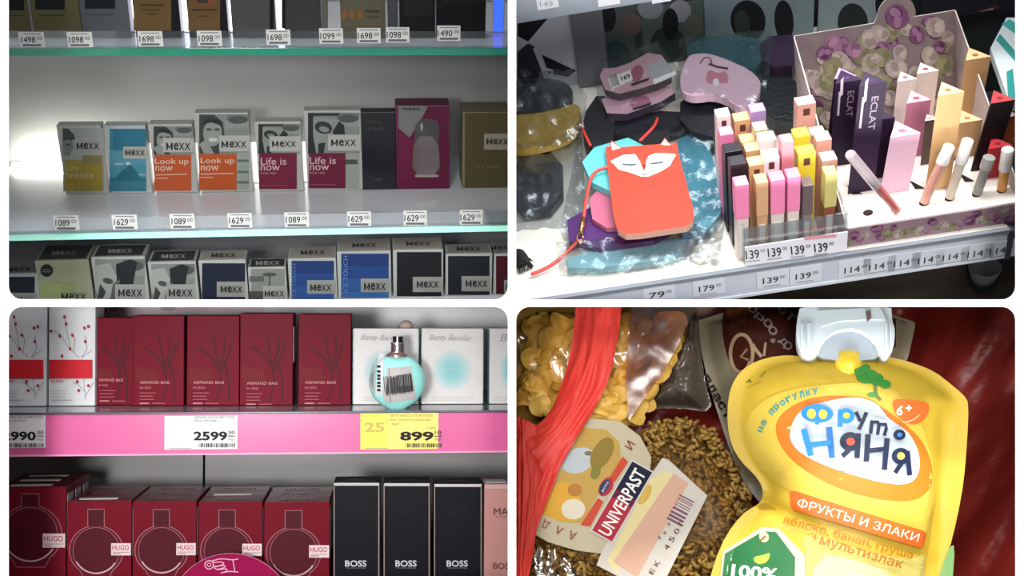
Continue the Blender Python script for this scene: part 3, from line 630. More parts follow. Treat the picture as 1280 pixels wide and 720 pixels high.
# pink pouch stack
flat_item([(752, 152), (850, 134), (862, 158), (758, 172)], .004, .022, blkm, 'dark_pouch', 'black pouch at the bottom of the pink pouch stack', 'pouch', G, rnd=1)
t, c = flat_item([(749, 116), (835, 104), (847, 120), (762, 150)], .030, .012, B.col('#d9aec0', rough=.4), 'pink_pouch', 'lower pink pouch of the stack, half covered by the labelled one', 'pouch', G, B.col('#3a2c3c'), rnd=1)
a = art_on(t, c, .042); a.ell(800, 128, 13, 8, '#b0708c', 12); a.poly([(790, 136), (814, 128), (813, 132), (792, 138)], '#33222e'); a.build('pouch_print', t)
t, c = flat_item([(746, 86), (778, 84), (820, 60), (846, 94), (818, 106), (760, 121)], .050, .010, B.col('#bb93a0', rough=.35), 'pink_pouch', 'dusty pink pouch on top of the stack with barcode and silver sticker', 'pouch', G, B.col('#4a3c46'), rnd=1)
a = art_on(t, c, .060); a.ell(796, 92, 8, 11, '#93586e', -20); a.poly([(788, 105), (812, 97), (810, 101), (790, 108)], '#33222e'); a.poly([(759, 98), (788, 88), (791, 100), (765, 112)], '#d9d9d6'); a.poly([(806, 83), (830, 74), (845, 94), (818, 106)], '#a3a6a8'); a.poly([(816, 100), (844, 89), (845, 94), (818, 106)], '#e9eaea')
a.bars(763, 94, 774, 108, '#2c2c30', 5, 4, rot=20); a.text('169', 782, 97, 12, 6, '#2c2c30', rot=20, bold=.03); a.build('pouch_label', t)
crinkle([(742, 82), (822, 55), (850, 92), (852, 128), (765, 156), (746, 120)], .064, .005, cl, 'film_bag', 'clear film round the pink pouch stack', 'film bag', 'clear film bags', seed=8)
# pink bow pouch and the dark bags behind
flat_item([(858, 48), (945, 42), (958, 66), (940, 92), (860, 80)], .006, .03, B.col('#2b5660', rough=.3, bump=.3), 'teal_pouch', 'dark teal pouch in shiny film behind the pink bow pouch', 'pouch', G, rnd=1)
flat_item([(948, 46), (1002, 42), (1002, 82), (955, 84)], .020, .02, plum, 'plum_pouch', 'dark plum pouch lying behind the lavender tester boxes', 'pouch', G, rnd=1)
flat_item([(940, 95), (1000, 90), (1000, 160), (958, 150)], .004, .02, B.col('#24282c', rough=.4, bump=.5), 'dark_pouch', 'black crumpled bag between the pink bow pouch and the tester tray', 'pouch', G, rnd=1)
flat_item([(850, 118), (905, 112), (915, 140), (905, 175), (850, 160)], .004, .028, blkm, 'dark_pouch', 'black pouch under the pink bow pouch', 'pouch', G, rnd=1)
t, c = flat_item([(857, 72), (870, 66), (895, 68), (952, 94), (949, 122), (931, 140), (898, 116), (864, 122), (847, 111)], .045, .012, B.col('#e0bdd0', rough=.35), 'pink_pouch', 'light pink pouch with a dark pink bow print', 'pouch', G, rnd=2)
a = art_on(t, c, .057, 8); a.poly(smooth([(881, 100), (886, 86), (897, 92), (908, 88), (912, 104), (898, 104), (888, 106)], 1), '#c57f96'); a.ell(895, 103, 4, 5, '#e8e4e6'); a.line(smooth([(875, 80), (880, 72), (888, 72), (890, 80)], 1, False), 1.5, '#6a4a48'); a.line([(886, 80), (897, 84), (910, 86)], 2.6, '#4a2f38'); a.build('bow_print', t)
crinkle([(850, 50), (965, 40), (962, 100), (945, 145), (895, 122), (845, 116)], .062, .007, cl, 'film_bag', 'shiny clear film over the pink bow pouch', 'film bag', 'clear film bags', seed=12)
# blue bags in film, purple, pink, teal, fox
teal_f = B.col('#4f93a8', rough=.3, sub='#3a7a92', bump=.5, bscale=40)
flat_item([(838, 178), (880, 160), (908, 258), (880, 292), (845, 296)], .003, .016, teal_f, 'blue_pouch', 'sky blue pouch in film to the right of the fox pouch', 'pouch', G, rnd=1)
flat_item([(706, 318), (848, 296), (872, 300), (850, 322), (712, 340)], .003, .010, B.col('#86b3bd', rough=.3, sub='#6a9fae', bump=.5), 'blue_pouch', 'pale blue pouch in film along the front below the purple pouch', 'pouch', G, rnd=1)
flat_item([(708, 262), (850, 236), (852, 296), (712, 314)], .014, .008, B.col('#4a2a62', rough=.3), 'purple_pouch', 'deep purple pouch under the fox pouch', 'pouch', G, rnd=1)
flat_item([(735, 236), (800, 222), (806, 282), (742, 286)], .023, .007, B.col('#b5617c', rough=.35), 'pink_pouch', 'raspberry pink pouch peeking out left of the fox pouch', 'pouch', G, rnd=1)
flat_item([(722, 190), (806, 166), (826, 240), (745, 240)], .031, .010, B.col('#62c2c6', rough=.35), 'teal_pouch', 'turquoise pouch with rounded corners under the fox pouch', 'pouch', G, rnd=1)
t, c = flat_item([(757, 184), (763, 183), (764, 175), (776, 184), (800, 182), (826, 180), (831, 172), (838, 181), (846, 178), (848, 192), (857, 225), (867.5, 266), (866, 276), (858, 283), (800, 292), (782, 293), (772, 287), (767, 270), (762, 230)], .043, .009, B.col('#dc4434', rough=.45, spec=.25), 'fox_pouch', 'orange red pouch with a white sleeping fox face', 'pouch', G, side=B.col('#c89a88'), bevel=.0008)
a = art_on(t, c, .052, 14); a.poly([(764, 177), (776, 185), (765, 188)], '#f0dede'); a.poly([(831, 174), (838, 182), (826, 181)], '#f0dede')
a.poly([(763, 202), (770, 198), (779, 194), (794, 193), (800, 202), (804, 213), (806, 213), (808, 201), (811, 195), (820, 191.5), (842, 192.5), (845, 194), (840, 202), (838, 207), (825, 215), (810, 221), (802, 221), (788, 216), (773, 212), (768, 206)], '#f4f2f4')
a.poly([(803, 206), (808, 206), (806, 213)], '#7a3428'); a.line([(778, 205.5), (786, 206.5), (795, 206)], 2.2, '#4c5a63'); a.line([(813, 205), (820, 204.5), (829, 203)], 2.2, '#4c5a63'); a.line([(801, 218), (806, 219.5), (810, 218)], 1.4, '#5a6a74'); a.build('fox_print', t)
for P, z, seed, nm in (([(835, 165), (888, 152), (908, 260), (900, 335), (850, 330), (868, 270)], .022, 21, 'crumpled clear film over the sky blue pouch'), ([(695, 305), (760, 300), (868, 288), (904, 300), (896, 338), (700, 348)], .022, 25, 'crumpled clear film along the shelf front over the pale blue pouch'), ([(722, 180), (745, 245), (760, 300), (712, 318), (700, 290)], .012, 31, 'clear film left of the turquoise pouch')):
    crinkle(P, z, .007, cl, 'film_bag', nm, 'film bag', 'clear film bags', seed=seed)
# red straps, clasp, tassel
red = B.col('#d8403a', rough=.4)
def strap(P, r, label, nm='strap'):
    pts = smooth([tuple(B.at(x, y, 2, z)) for x, y, z in P], 2, False); c = Vector(pts[0])
    t = empty('wrist_strap', B, c, label, 'strap'); MB().tube([Vector(q) - c for q in pts], r, red, 8).build('cord', t, smooth=True); return t, c
t, c = strap([(768, 209, .05), (752, 210, .052), (740, 218, .05), (735, 236, .046), (731, 260, .04), (728, 284, .034)], .0024, 'red loop strap of the fox pouch ending in a gold clasp')
g = B.col('#d8b06a', rough=.2, metal=.9); pts = [tuple(B.at(x, y, 2, z) - c) for x, y, z in ((729, 272, .038), (727, 284, .034), (726, 292, .03))]; MB().tube(pts, .003, g, 8).build('clasp', t, smooth=True)
ring = [tuple(B.at(725 + 4 * math.cos(R(k * 30)), 298 + 6 * math.sin(R(k * 30)), 2, .028) - c) for k in range(13)]; MB().tube(ring, .0010, g, 6).build('clasp_ring', bpy.data.objects['clasp'], smooth=True)
t, c = strap([(724, 300, .026), (716, 308, .02), (700, 324, .012), (682, 336, .008), (664, 343, .006)], .0026, 'red strap running from the gold clasp to the black tassel')
c2 = B.at(649, 330, 2, .002); q = MB(); q.lathe([(.004, 0), (.010, .004), (.012, .012), (.008, .022), (.004, .026)], B.col('#121214', rough=.9, bump=1, bscale=300), 14); q.build('tassel', t).location = B.at(651, 332, 2, .002) - c
q = MB(); rnd = random.Random(4)
for i in range(40):
    an = rnd.uniform(0, 6.28); q.tube([(0, 0, .018), (.010 * math.cos(an), .010 * math.sin(an), .012), (.016 * math.cos(an) * rnd.uniform(.8, 1.2), .016 * math.sin(an), .001)], .0007, B.col('#121214', rough=.9), 4)
o = q.build('tassel_fringe', t); o.location = B.at(651, 332, 2, .002) - c; o['kind'] = 'stuff'
strap([(822, 148, .05), (818, 158, .052), (808, 168, .052), (800, 176, .054)], .0022, 'short red strand above the ears of the fox pouch')
strap([(727, 158, .045), (732, 170, .045), (738, 182, .045)], .0022, 'short red strand between gold and turquoise pouches')

# ---- tester tray with small boxes
zt_ = .020
f0, f1 = B.at(921, 292, 2, zt_ + .006), B.at(1054, 277, 2, zt_ + .006); yf = YF + .006
tr = empty('tester_tray', B, Vector(((f0.x + f1.x) / 2, yf, 0)), 'clear tester tray with a white price strip reading 139 four times', 'tray')
ox = (f0.x + f1.x) / 2; hw = (f1.x - f0.x) / 2 - .0025; acr = film('acrylic', '#f3f5f6', .10, .06, .02, 10); whm = B.col('#e6e4ea', rough=.35)
MB().box(-hw, hw, 0, .185, .0012, .004, B.col('#d9d4d0', rough=.3)).build('tray_floor', tr)
MB().box(-hw, hw, -.002, 0, .0014, zt_ + .012, whm).build('price_strip', tr)
MB().box(-hw, hw, .004, .0055, .004, .058, acr).build('front_pane', tr)
for s_ in (-1, 1): MB().box(s_ * hw - .001, s_ * hw + .001, 0, .185, .004, .062, acr).build('side_pane', tr)
fr_ = front(B, Vector((ox, yf - .002, 0)), yf - .002); a = Art(B, lambda px, py, k: fr_(px, py, k) - Vector((0, .0021, 0)))
for x, y in ((940.5, 318), (968, 315), (997, 312), (1026, 308.5)): a.text('139', x, y, 17, 11, '#3a3c44', rot=6, bold=.012); a.text('00', x + 13, y - 5, 6, 4, '#5c5e66', rot=6); a.line([(x - 9, y + 9), (x + 9, y + 7)], 1.5, '#a9abb5')
a.line([(1005, 297), (1045, 293)], 4, '#d99aa6'); a.build('strip_lettering', tr)
pal = {'pink': ('#ee86b0', '#d8c8c0'), 'tan': ('#d3a478', '#c89a70'), 'black': ('#1f1a22', '#1f1a22'), 'white': ('#e9dfdd', '#c9989c'), 'rose': ('#d08088', '#c0727a'), 'yellow': ('#e8d23a', '#d9c23a'), 'peach': ('#e0a99a', '#c9907f'), 'olive': ('#c9bd74', '#8a4a34'), 'lav': ('#a98ac4', '#8a6aa8'), 'cream': ('#d3c39a', '#bfa880'), 'smoke': ('#6a5a5c', '#8a7a78')}
tst = [('pink', 919, 231, 937, 264, 0, 'bright pink capped tester at the front left corner of the tray'), ('tan', 945, 228, 961, 261, 0, 'tan capped tester between the pink ones in the front row'), ('pink', 963, 225, 982, 261, 0, 'bright pink capped tester in the middle of the front row'), ('pink', 984, 221, 1001, 257, 0, 'bright pink capped tester beside the smoky one in the front row'), ('smoke', 1003, 232, 1017, 266, 0, 'short smoky tester in the front row'), ('olive', 1031, 218, 1047, 252, 0, 'olive capped tester at the right end of the front row'),
       ('black', 913, 205, 934, 230, 1, 'black tester box behind the left pink cap'), ('tan', 936, 206, 956, 222, 1, 'tan tester box with dark emblem, second row'), ('white', 954, 197, 975, 218, 1, 'white tester box with dark emblem, second row'), ('rose', 977, 178, 993, 215, 1, 'rose tester box beside the yellow ones'), ('yellow', 997, 192, 1020, 218, 1, 'front yellow tester box with dark emblem'), ('peach', 1027, 200, 1047, 220, 1, 'peach tester box with dark emblem behind the olive cap'),
       ('black', 906, 189, 929, 207, 2, 'black tester box, hinder of two at the left'), ('tan', 932, 188, 952, 205, 2, 'tan tester box in the third row'), ('white', 949, 175, 971, 190, 2, 'white tester box in the third row'), ('yellow', 993, 170, 1013, 185, 2, 'hinder yellow tester box'), ('peach', 1020, 175, 1040, 192, 2, 'peach tester box in the third row'),
       ('pink', 900, 168, 918, 180, 3, 'coral pink tester box behind the black ones'), ('tan', 926, 177, 945, 187, 3, 'small tan tester box in the fourth row'), ('peach', 1014, 168, 1033, 178, 3, 'peach tester box in the fourth row'), ('cream', 943, 162, 960, 172, 3, 'cream tester box in front of the lavender one'),
       ('white', 896, 145, 914, 161, 4, 'white tester box with dark emblem at the back left'), ('tan', 918, 150, 939, 171, 4, 'tan tester box with dark emblem at the back'), ('lav', 938, 139, 958, 153, 4, 'lavender tester box at the back'), ('peach', 996, 130, 1020, 163, 4, 'tall peach tester box with emblem alone at the back')]
for kind, l, t, r, b, row, lab in tst:
    y = yf + .009 + row * .0285; x0 = B.at(l, (t + b) / 2, 1, y).x; x1 = B.at(r, (t + b) / 2, 1, y).x; z = B.at((l + r) / 2, t, 1, y).z
    cap, low_ = pal[kind]; o = Vector(((x0 + x1) / 2, y, .0045)); h = z - .0045; hb = h * (.55 if row == 0 else .0); w2 = (x1 - x0) / 2 - .0004; d_ = .019
    if row == 0:
        th = empty('lip_tester', B, o, lab, 'cosmetic box', 'lip colour testers in the tray')
        MB().box(-w2, w2, 0, d_, hb, h, B.col(cap, rough=.35)).build('cap', th, bevel=.001); tb = MB().box(-w2 + .001, w2 - .001, .001, d_ - .001, 0, hb, B.col(low_, rough=.3)).build('tube', th)
        MB().box(-w2 * .5, w2 * .5, .0004, .001, .004, hb * .8, B.col('#e8e2de')).build('tube_label', tb)
    else:
        th = tag(place(MB().box(-w2, w2, 0, d_, 0, h, B.col(cap, rough=.4)).build('lip_tester', bevel=.0008), B, o), lab, 'cosmetic box', 'lip colour testers in the tray')
        MB().box(-w2 * .8, w2 * .8, .002, d_ - .003, h, h + .0003, B.col(cap, rough=.3, gain=1.1)).build('lid', th)
        if 'emblem' in lab: MB().box(-w2 * .35, w2 * .35, -.0004, 0, h - .017, h - .007, B.col('#5a2f26')).build('emblem', th)
# ---- floral stand with triangular tubes
zp = .032; g0, g1 = B.at(1060, 291, 2, zp), B.at(1266, 259, 2, zp); yS = max(YF + .012, min(g0.y, g1.y)); DS = .215; xs0, xs1 = g0.x, g1.x + .012
so = Vector(((xs0 + xs1) / 2, yS, 0)); hw = (xs1 - xs0) / 2
flor = B.col('#85766e', rough=.45, sub='#5f4458', scale=34, var=.2); creamy = B.col('#e9e0d8', rough=.4)
fs = empty('floral_stand', B, so, 'floral cardboard counter stand with a white holed platform for lip glosses', 'stand')
MB().box(-hw, hw, 0, DS, .0012, zp, creamy).build('platform', fs)
MB().box(-hw, hw, -.0012, -.0001, .0014, zp - .002, B.col('#a08a88', rough=.45, sub='#6a4a66', scale=40)).build('front_face', fs)
BT = .125; lean = .05
def bk(x, z): return Vector((x, DS + lean * (z - zp) / BT, z))
q = MB(); top = [bk(-hw, zp), bk(hw, zp), bk(hw, zp + BT), bk(.08 * hw + .028, zp + BT)] + [bk(.03 + .026 * math.cos(R(g)), zp + BT + .004 + .026 * math.sin(R(g))) for g in range(-8, 190, 18)] + [bk(.0, zp + BT), bk(-hw, zp + BT)]
q.slab(top, [v + Vector((0, .0015, 0)) for v in top], flor, creamy); q.build('back_card', fs)
for s_ in (-1, 1):
    P3_ = [Vector((s_ * hw, 0, zp * .2)), Vector((s_ * hw, DS, zp * .2)), bk(s_ * hw, zp + BT), Vector((s_ * hw, .004, zp + .012))]
    MB().slab(P3_, [v + Vector((s_ * .0016, 0, 0)) for v in P3_], B.col('#c9bdb4', rough=.45, sub='#8f7a80', scale=30), creamy).build('side_card', fs)
# printed roses: petals on the back card and front face
rnd = random.Random(11)
def rose_art(surf, spots, nm):
    a = Art(B, surf); a.kw = dict(rough=.5, spec=.2)
    for x, y, r_, c in spots:
        cs = {'p': ('#6a3f5e', '#4e2a48', '#87607c'), 'g': ('#787356', '#68654a', '#878062'), 'w': ('#998a84', '#857670', '#a89a90'), 'k': ('#8a6078', '#704a62', '#9a7088')}[c]
        a.ell(x, y, r_, r_ * .85, cs[0], rnd.uniform(0, 90), 10)
        for k in range(4): an = rnd.uniform(0, 6.28); a.ell(x + r_ * .4 * math.cos(an), y + r_ * .35 * math.sin(an), r_ * .5, r_ * .32, cs[1 + k % 2], rnd.uniform(0, 180), 9)
    a.build(nm, fs)
back_s = lambda x, y, k: bk(x * .001, zp + y * .001) + Vector((0, -.0004 - 8e-6 * k, 0))
spots = []
for i in range(110):
    x = rnd.uniform(-hw * 930, hw * 930); y = rnd.uniform(8, BT * 1000 - 8); spots.append((x, y, rnd.uniform(7, 15), rnd.choice('pgwwkgwgw')))
spots += [(30, BT * 1000 + 6, 17, 'p'), (-70, 100, 11, 'p'), (-30, 98, 12, 'k'), (55, 105, 12, 'p'), (85, 85, 9, 'p')]
rose_art(back_s, spots, 'back_print')
spots = [(x * 1000, rnd.uniform(5, 25), rnd.uniform(5, 9), rnd.choice('ppkwgw')) for x in [-hw * .96 + i * hw * 1.92 / 30 for i in range(31)]]
rose_art(lambda x, y, k: Vector((x * .001, -.0014 - 8e-6 * k, max(.001, min(zp - .002, y * .001)))), spots, 'front_print')
hole = B.col('#2a2220', rough=.8)
a = Art(B, upper(B, so, zp))
for x, y in ((1085, 266), (1120, 262), (1155, 254), (1187, 248), (1221, 243), (1252, 238)): a.ell(x, y, 6.5, 4, '#2e2422', 8)
for x, y in ((1146, 231), (1208, 222), (1068, 238), (1130, 210), (1190, 195), (1235, 200)): a.poly([(x - 10, y - 6), (x + 10, y + 5), (x - 2, y + 6)], '#2e2422')
a.build('holes', fs)
def prism(bx, by, tx, ty, wpx, top, body, label, yoff=0, art=None, dot='#9c4a56'):
    bse = B.at(bx, by, 2, zp + .0006); tp = B.at(tx, ty, 1, bse.y + yoff); d = (tp - bse); wd = wpx / 880 / 2
    b3 = [Vector((-wd, 0, 0)), Vector((wd, 0, 0)), Vector((-.1 * wd, wd * 1.75, 0))]; t3 = [v + d for v in b3]
    th = tag(place(MB().slab(t3, b3, B.col(top, rough=.4, spec=.25), B.col(body, rough=.4, spec=.2)).build('lip_gloss_box', bevel=.0006), B, bse), label, 'cosmetic box', 'triangular gloss boxes in the floral stand')
    a = Art(B, lambda x, y, k: d + Vector((x * wd, y * wd, STEP * k))); a.ell(-.05, .55, .26, .22, dot); a.build('lid_print', th)
    if art:
        a = Art(B, lambda u, v, k: Vector((u * wd, -STEP * k, 0)) - d * v); art(a); a.build('front_print', th)
def eclat(a):
    a.line([(-.62, -.62), (-.62, -.90)], .16, '#c9c0cc'); a.text('ECLAT', .22, -.74, .30, .5, '#a79aae', rot=-90, bold=.012)
    a.line([(-.6, -.935), (-.4, -.965)], .2, '#d9d2dc')
D = '#2e1b36'
prism(1046, 188, 1057, 97, 26, '#a98ac4', D, 'plum gloss box with a lavender top, hindmost at the left', dot='#8a6aa8')
prism(1053, 206, 1061, 102, 30, D, D, 'plum gloss box with silver lettering, left of two', art=eclat, dot='#4a3454')
prism(1076, 240, 1092, 105, 30, D, D, 'plum gloss box with silver lettering, right of two', art=eclat, dot='#4a3454')
prism(1090, 224, 1104, 149, 27, D, '#2a1a30', 'short plum gloss box with a glint painted on top beside the pale pink box', dot='#5a5060')  # paler lid dot paints a glint onto the dark top
prism(1127, 160, 1134, 100, 23, '#efe2de', '#d6c6c0', 'white gloss box at the back, left of two')
prism(1152, 150, 1160, 90, 26, '#f1e6e2', '#cdbcb2', 'white gloss box at the back, right of two')
prism(1139, 196, 1149, 127, 28, '#df98ae', '#c47c94', 'rose pink gloss box before the white ones')
prism(1158, 205, 1164, 150, 14, '#dcd4cc', '#6a5a52', 'narrow white and brown gloss box beside the long tan one')
prism(1118, 240, 1132, 169, 33, '#e9c4d4', '#dcb4c8', 'pale lilac pink gloss box standing at the front', dot='#a86a84')
prism(1172, 236, 1189, 117, 28, '#d9b184', '#d0a573', 'long tan gloss box leaning right', dot='#8a6844')
prism(1207, 160, 1223, 73, 29, '#d6ac7c', '#c89c6c', 'tan gloss box at the back right corner', dot='#8a5a44')
prism(1206, 196, 1213, 152, 28, '#dcb488', '#cda274', 'short tan gloss box beside the long tan one', dot='#a87a54')
prism(1228, 212, 1254, 127, 27, '#c23a3e', '#1c1618', 'black gloss box with a red top at the right edge', dot='#8a2a30')
prism(1252, 190, 1261, 146, 24, '#efe6e2', '#c0623c', 'white topped orange gloss box at the right edge', dot='#d9a48a')
prism(1240, 222, 1251, 184, 26, '#c23a44', '#b5333c', 'red gloss box at the right edge below the black one', dot='#8a2a30')
def gloss(bx, by, tx, ty, r, cap, body, label, capf=.3, yoff=0):
    bse = B.at(bx, by, 2, zp + (.0006 if not yoff else .005)); tp = B.at(tx, ty, 1, bse.y + yoff); d = tp - bse
    th = empty('lip_gloss_tube', B, bse, label, 'lip gloss', 'lip gloss tubes in the floral stand')
    MB().tube([Vector((0, 0, .0005)), d * (1 - capf)], r, B.col(body, rough=.15, coat=.5), 14).build('tube', th, smooth=False)
    MB().tube([d * (1 - capf), d * .985, d], [r * 1.25, r * 1.25, r * 1.05], B.col(cap, rough=.1, coat=.5), 14).build('cap', th)
gloss(1121, 263, 1062, 192, .0052, '#9c8f94', '#b9605c', 'fallen lip gloss tube with a brick red end leaning across the plum boxes', .55, -.02)
gloss(1155, 253, 1187, 182, .0058, '#cfcac8', '#c08a78', 'peach lip gloss tube with a clear cap', .3)
gloss(1187, 247, 1210, 175, .0058, '#d6d2cf', '#c4b8a4', 'clear cream lip gloss tube with a clear cap', .38)
gloss(1221, 242, 1237, 196, .006, '#9a9894', '#7d7c78', 'grey lip gloss tube right of the cream one', .3)
gloss(1252, 237, 1260, 186, .006, '#c9c6c2', '#c98a3c', 'amber lip gloss tube at the right edge', .5)
# ================================================================ lower left: perfume on a pink-railed shelf
C = Rig(322, 550, 1.60, 6, 0, roll=.35, gain=.8)
ZS = C.at(322, 507, 1, 0).z; ZL = C.at(322, 752, 1, -.06).z; YR = -.08
struct(trim(place(MB().box(-.62, .5, .24, .25, ZS - .06, .2, C.col('#dfe1e4', rough=.35, gain=1)).build('wall_back'), C, (0, 0, 0)), -1))
trim_level(bpy.data.objects[max(o.name for o in bpy.data.objects if o.name.startswith('wall_back'))], -1)
shade_grey = C.col('#a9a6a6', rough=.3, var=.08, scale=6)  # grey puts the shelf's shade into the wall colour
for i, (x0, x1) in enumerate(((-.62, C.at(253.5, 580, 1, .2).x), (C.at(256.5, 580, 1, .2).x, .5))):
    struct(trim(place(MB().box(x0, x1, .2, .21, ZL - .05, ZS - .03, shade_grey).build('wall_back'), C, (0, 0, 0)), -1))
metal = C.col('#8b8d94', rough=.15, metal=.3)
sh = tag(place(MB().box(-.62, .5, YR + .004, .236, -.012, 0, metal).build('display_shelf'), C, (0, 0, ZS)), 'grey display shelf with a pink price rail carrying the red and white boxes', 'shelf')
zt, zb = C.at(322, 517, 1, YR).z - ZS, C.at(322, 566, 1, YR).z - ZS
MB().box(-.62, .5, YR, YR + .004, zb, zt, C.col('#dc5f9b', rough=.28, coat=.3)).build('price_rail', sh)
MB().box(-.62, .5, YR - .003, YR + .006, zt, 0.0005, C.col('#6f7078', rough=.2, metal=.5)).build('front_lip', sh, bevel=.0008)
MB().box(-.62, .5, YR - .002, YR + .004, zb - .002, zb, C.col('#f3a6c8', rough=.3)).build('rail_trim', sh)
trim(sh, -1)
trim(tag(place(MB().box(-.62, .5, -.1, .199, -.012, 0, metal).build('display_shelf'), C, (0, 0, ZL)), 'lower grey display shelf under the red bottle-print boxes', 'shelf'), -1)

def twig(a, P, c, berry=None, s=1.0, wd=1.2):
    for q in P:
        if len(q) > 1: a.line(q, .8, c)
    if berry:
        for x, y, r_ in berry: a.ell(x, y, r_, r_ * 1.25, '#b02638', 20, 9)
def white_in_red(ox):
    def f(a, l, t, r, b):
        X = lambda v: v + ox
        br = [[(X(168), 500), (X(165), 470), (X(163), 455)], [(X(160), 447), (X(148), 436), (X(136), 418), (X(125), 412)], [(X(149), 436), (X(144), 410), (X(142), 397)], [(X(153), 440), (X(155), 425), (X(153), 420)], [(X(163), 447), (X(170), 436), (X(168), 420)], [(X(163), 447), (X(176), 438)],
              [(X(168), 490), (X(158), 480), (X(152), 478)], [(X(168), 495), (X(176), 482), (X(178), 478)]]
        twig(a, [[(x - 61, y) for x, y in q] for q in br], '#8b8d8e', [(X(v) - 61, w_, 1.8) for v, w_ in ((125, 414), (136, 420), (142, 396), (144, 405), (152, 419), (149, 436), (167, 410), (168, 427), (139, 445), (158, 477), (172, 482), (160, 488), (172, 408))])
        a.rect(l + 1, 449.5, r - 3, 473, '#cf2430')
    return f
def wtext(l):
    def f(a, *_):
        a.text('ARMAND BASI', l + 22, 470, 37, 3.6, '#f2dfe0', bold=.01); a.text('IN RED', l + 11, 476.5, 15, 3, '#b04050', bold=.01)
        for i, wd in enumerate((20, 18, 18)): a.line([(l + 4, 488 + i * 4), (l + 4 + wd, 488 + i * 4)], .9, '#b9babd')
        a.line([(l + 4, 500), (l + 30, 500)], 1.2, '#a9aaad')
    return f
carton(C, 0, 374, 58, 505, 0, .05, ZS, '#dcdee0', 'white box with red band and berry twig, leftmost on the pink-railed shelf', 'white berry twig boxes', white_in_red(-63), wtext(0))
carton(C, 61, 374, 119, 504, .002, .05, ZS, '#dcdee0', 'white box with red band and berry twig, touching the red boxes', 'white berry twig boxes', white_in_red(0), wtext(61))
def redbox(l, t, r, b, ang=0):
    def d(a, *_):
        w_ = r - l; X = lambda u: l + w_ * u; h = b - t; Y = lambda u: t + h * u
        for q in ([(.55, .95), (.66, .75), (.6, .55), (.55, .38), (.5, .2)], [(.63, .6), (.5, .48), (.3, .38), (.2, .35)], [(.64, .62), (.78, .45), (.86, .3)], [(.62, .55), (.72, .4), (.72, .25)], [(.8, .95), (.8, .7), (.7, .5)]):
            a.line([(X(u), Y(v)) for u, v in q], 2.4, '#4a0c17')
        a.poly([(X(.05), Y(.56)), (X(.45), Y(.6)), (X(.5), Y(.72)), (X(.05), Y(.74))], '#701320')
    def t_(a, *_):
        s = (r - l) / 62
        a.text('ARMAND BASI', l + 26 * s, b - 30, 36 * s, 3.6, '#cf8f96', bold=.006); a.text('IN RED', l + 15 * s, b - 23.5, 14 * s, 3, '#c07a84')
        for i, wd in enumerate((20, 17, 18)): a.line([(l + 8, b - 17 + i * 4), (l + 8 + wd, b - 17 + i * 4)], .8, '#b0646e')
        a.line([(l + 8, b - 4), (l + 20, b - 4)], 1.4, '#c98a92'); a.line([(l + 24, b - 4), (l + 40, b - 4)], 1.0, '#b0646e')
    return d, t_
REDS = [(117, 397, 169, 505, .012, 'leftmost of the red boxes, lower and half hidden by its neighbour'), (167, 394.5, 230, 508, 0, 'dark red twig print box, second from the white berry boxes'), (233.5, 394.5, 299, 508, 0, 'dark red twig print box right of the dark gap'),
        (300, 391.5, 366, 509, .0, 'tallest dark red twig print box, fourth from the white berry boxes'), (373, 392.5, 438.5, 508, -.002, 'dark red twig print box beside the white pastel boxes')]
for l, t, r, b, y, lab in REDS:
    d, t_ = redbox(l, t, r, b); th = carton(C, l, t, r, b, y, .048, ZS, '#741226', lab, 'dark red twig boxes', d, t_, rough=.42, spec=.05)
    if l == 300: MB().box(.0, .001, 0, .04, .06, .11, C.col('#c9b9b9')).build('side_label', th).location = (C.at(366, 450, 1, y).x - C.at(333, 450, 1, y).x - .0002, .004, 0)
def bet(l):
    cx = l + 38
    def d(a, *_):
        for i in range(9):
            k = i / 8; a.ell(cx if l < 600 else 637, 463, (25 if l < 600 else 12) * (1 - .82 * k), 26 * (1 - .82 * k), ['#d6dbdb', '#cbdada', '#bfd9d8', '#b2d7d7', '#a7d4d5', '#9dd1d3', '#97cfd1', '#92ccd0', '#92ccd0'][i], a0=0 if l < 600 else 90, a1=360 if l < 600 else 270)
        e = 1 if l < 600 else .35; a.line([(l + 12 * e, 496.5), (l + 66 * e, 496.5)], 1.0, '#c3c5c5'); a.line([(l + 12 * e, 500), (l + 60 * e, 500)], .8, '#c3c5c5')
    def t_(a, *_):
        (a.text('Betty Barclay', cx - 2, 423, 52, 9, '#b0a6a8', shear=.35, rot=-1), a.text('pastel', cx, 461, 20, 4, '#b7d5d5')) if l < 600 else a.text('B', 630, 422, 8, 9, '#b0a6a8', shear=.35)
    return d, t_
for l, r, lab in ((441.5, 523, 'white box with turquoise glow behind the round tester bottle'), (527, 604, 'white box with turquoise glow, fully visible right of the tester bottle'), (612, 637, 'white box with turquoise glow cut by the right edge of the shelf')):
    d, t_ = bet(l); th = carton(C, l, 410.5, r, 505, .004, .034, ZS, '#dfdcda', lab, 'white turquoise glow boxes', d, t_, rough=.3)
    o = C.I @ th.matrix_world.translation; hw = (C.at(r, 450, 1, .004).x - C.at(l, 450, 1, .004).x) / 2
    MB().box(-hw - .0006, -hw - .0001, .002, .032, .001, C.at(l, 411.5, 1, .004).z - ZS, C.col('#7fb9b0', rough=.3)).build('side_panel', th)
    MB().box(hw + .0001, hw + .0006, .002, .032, .001, C.at(l, 411.5, 1, .004).z - ZS, C.col('#7fb9b0', rough=.3)).build('side_panel', th)
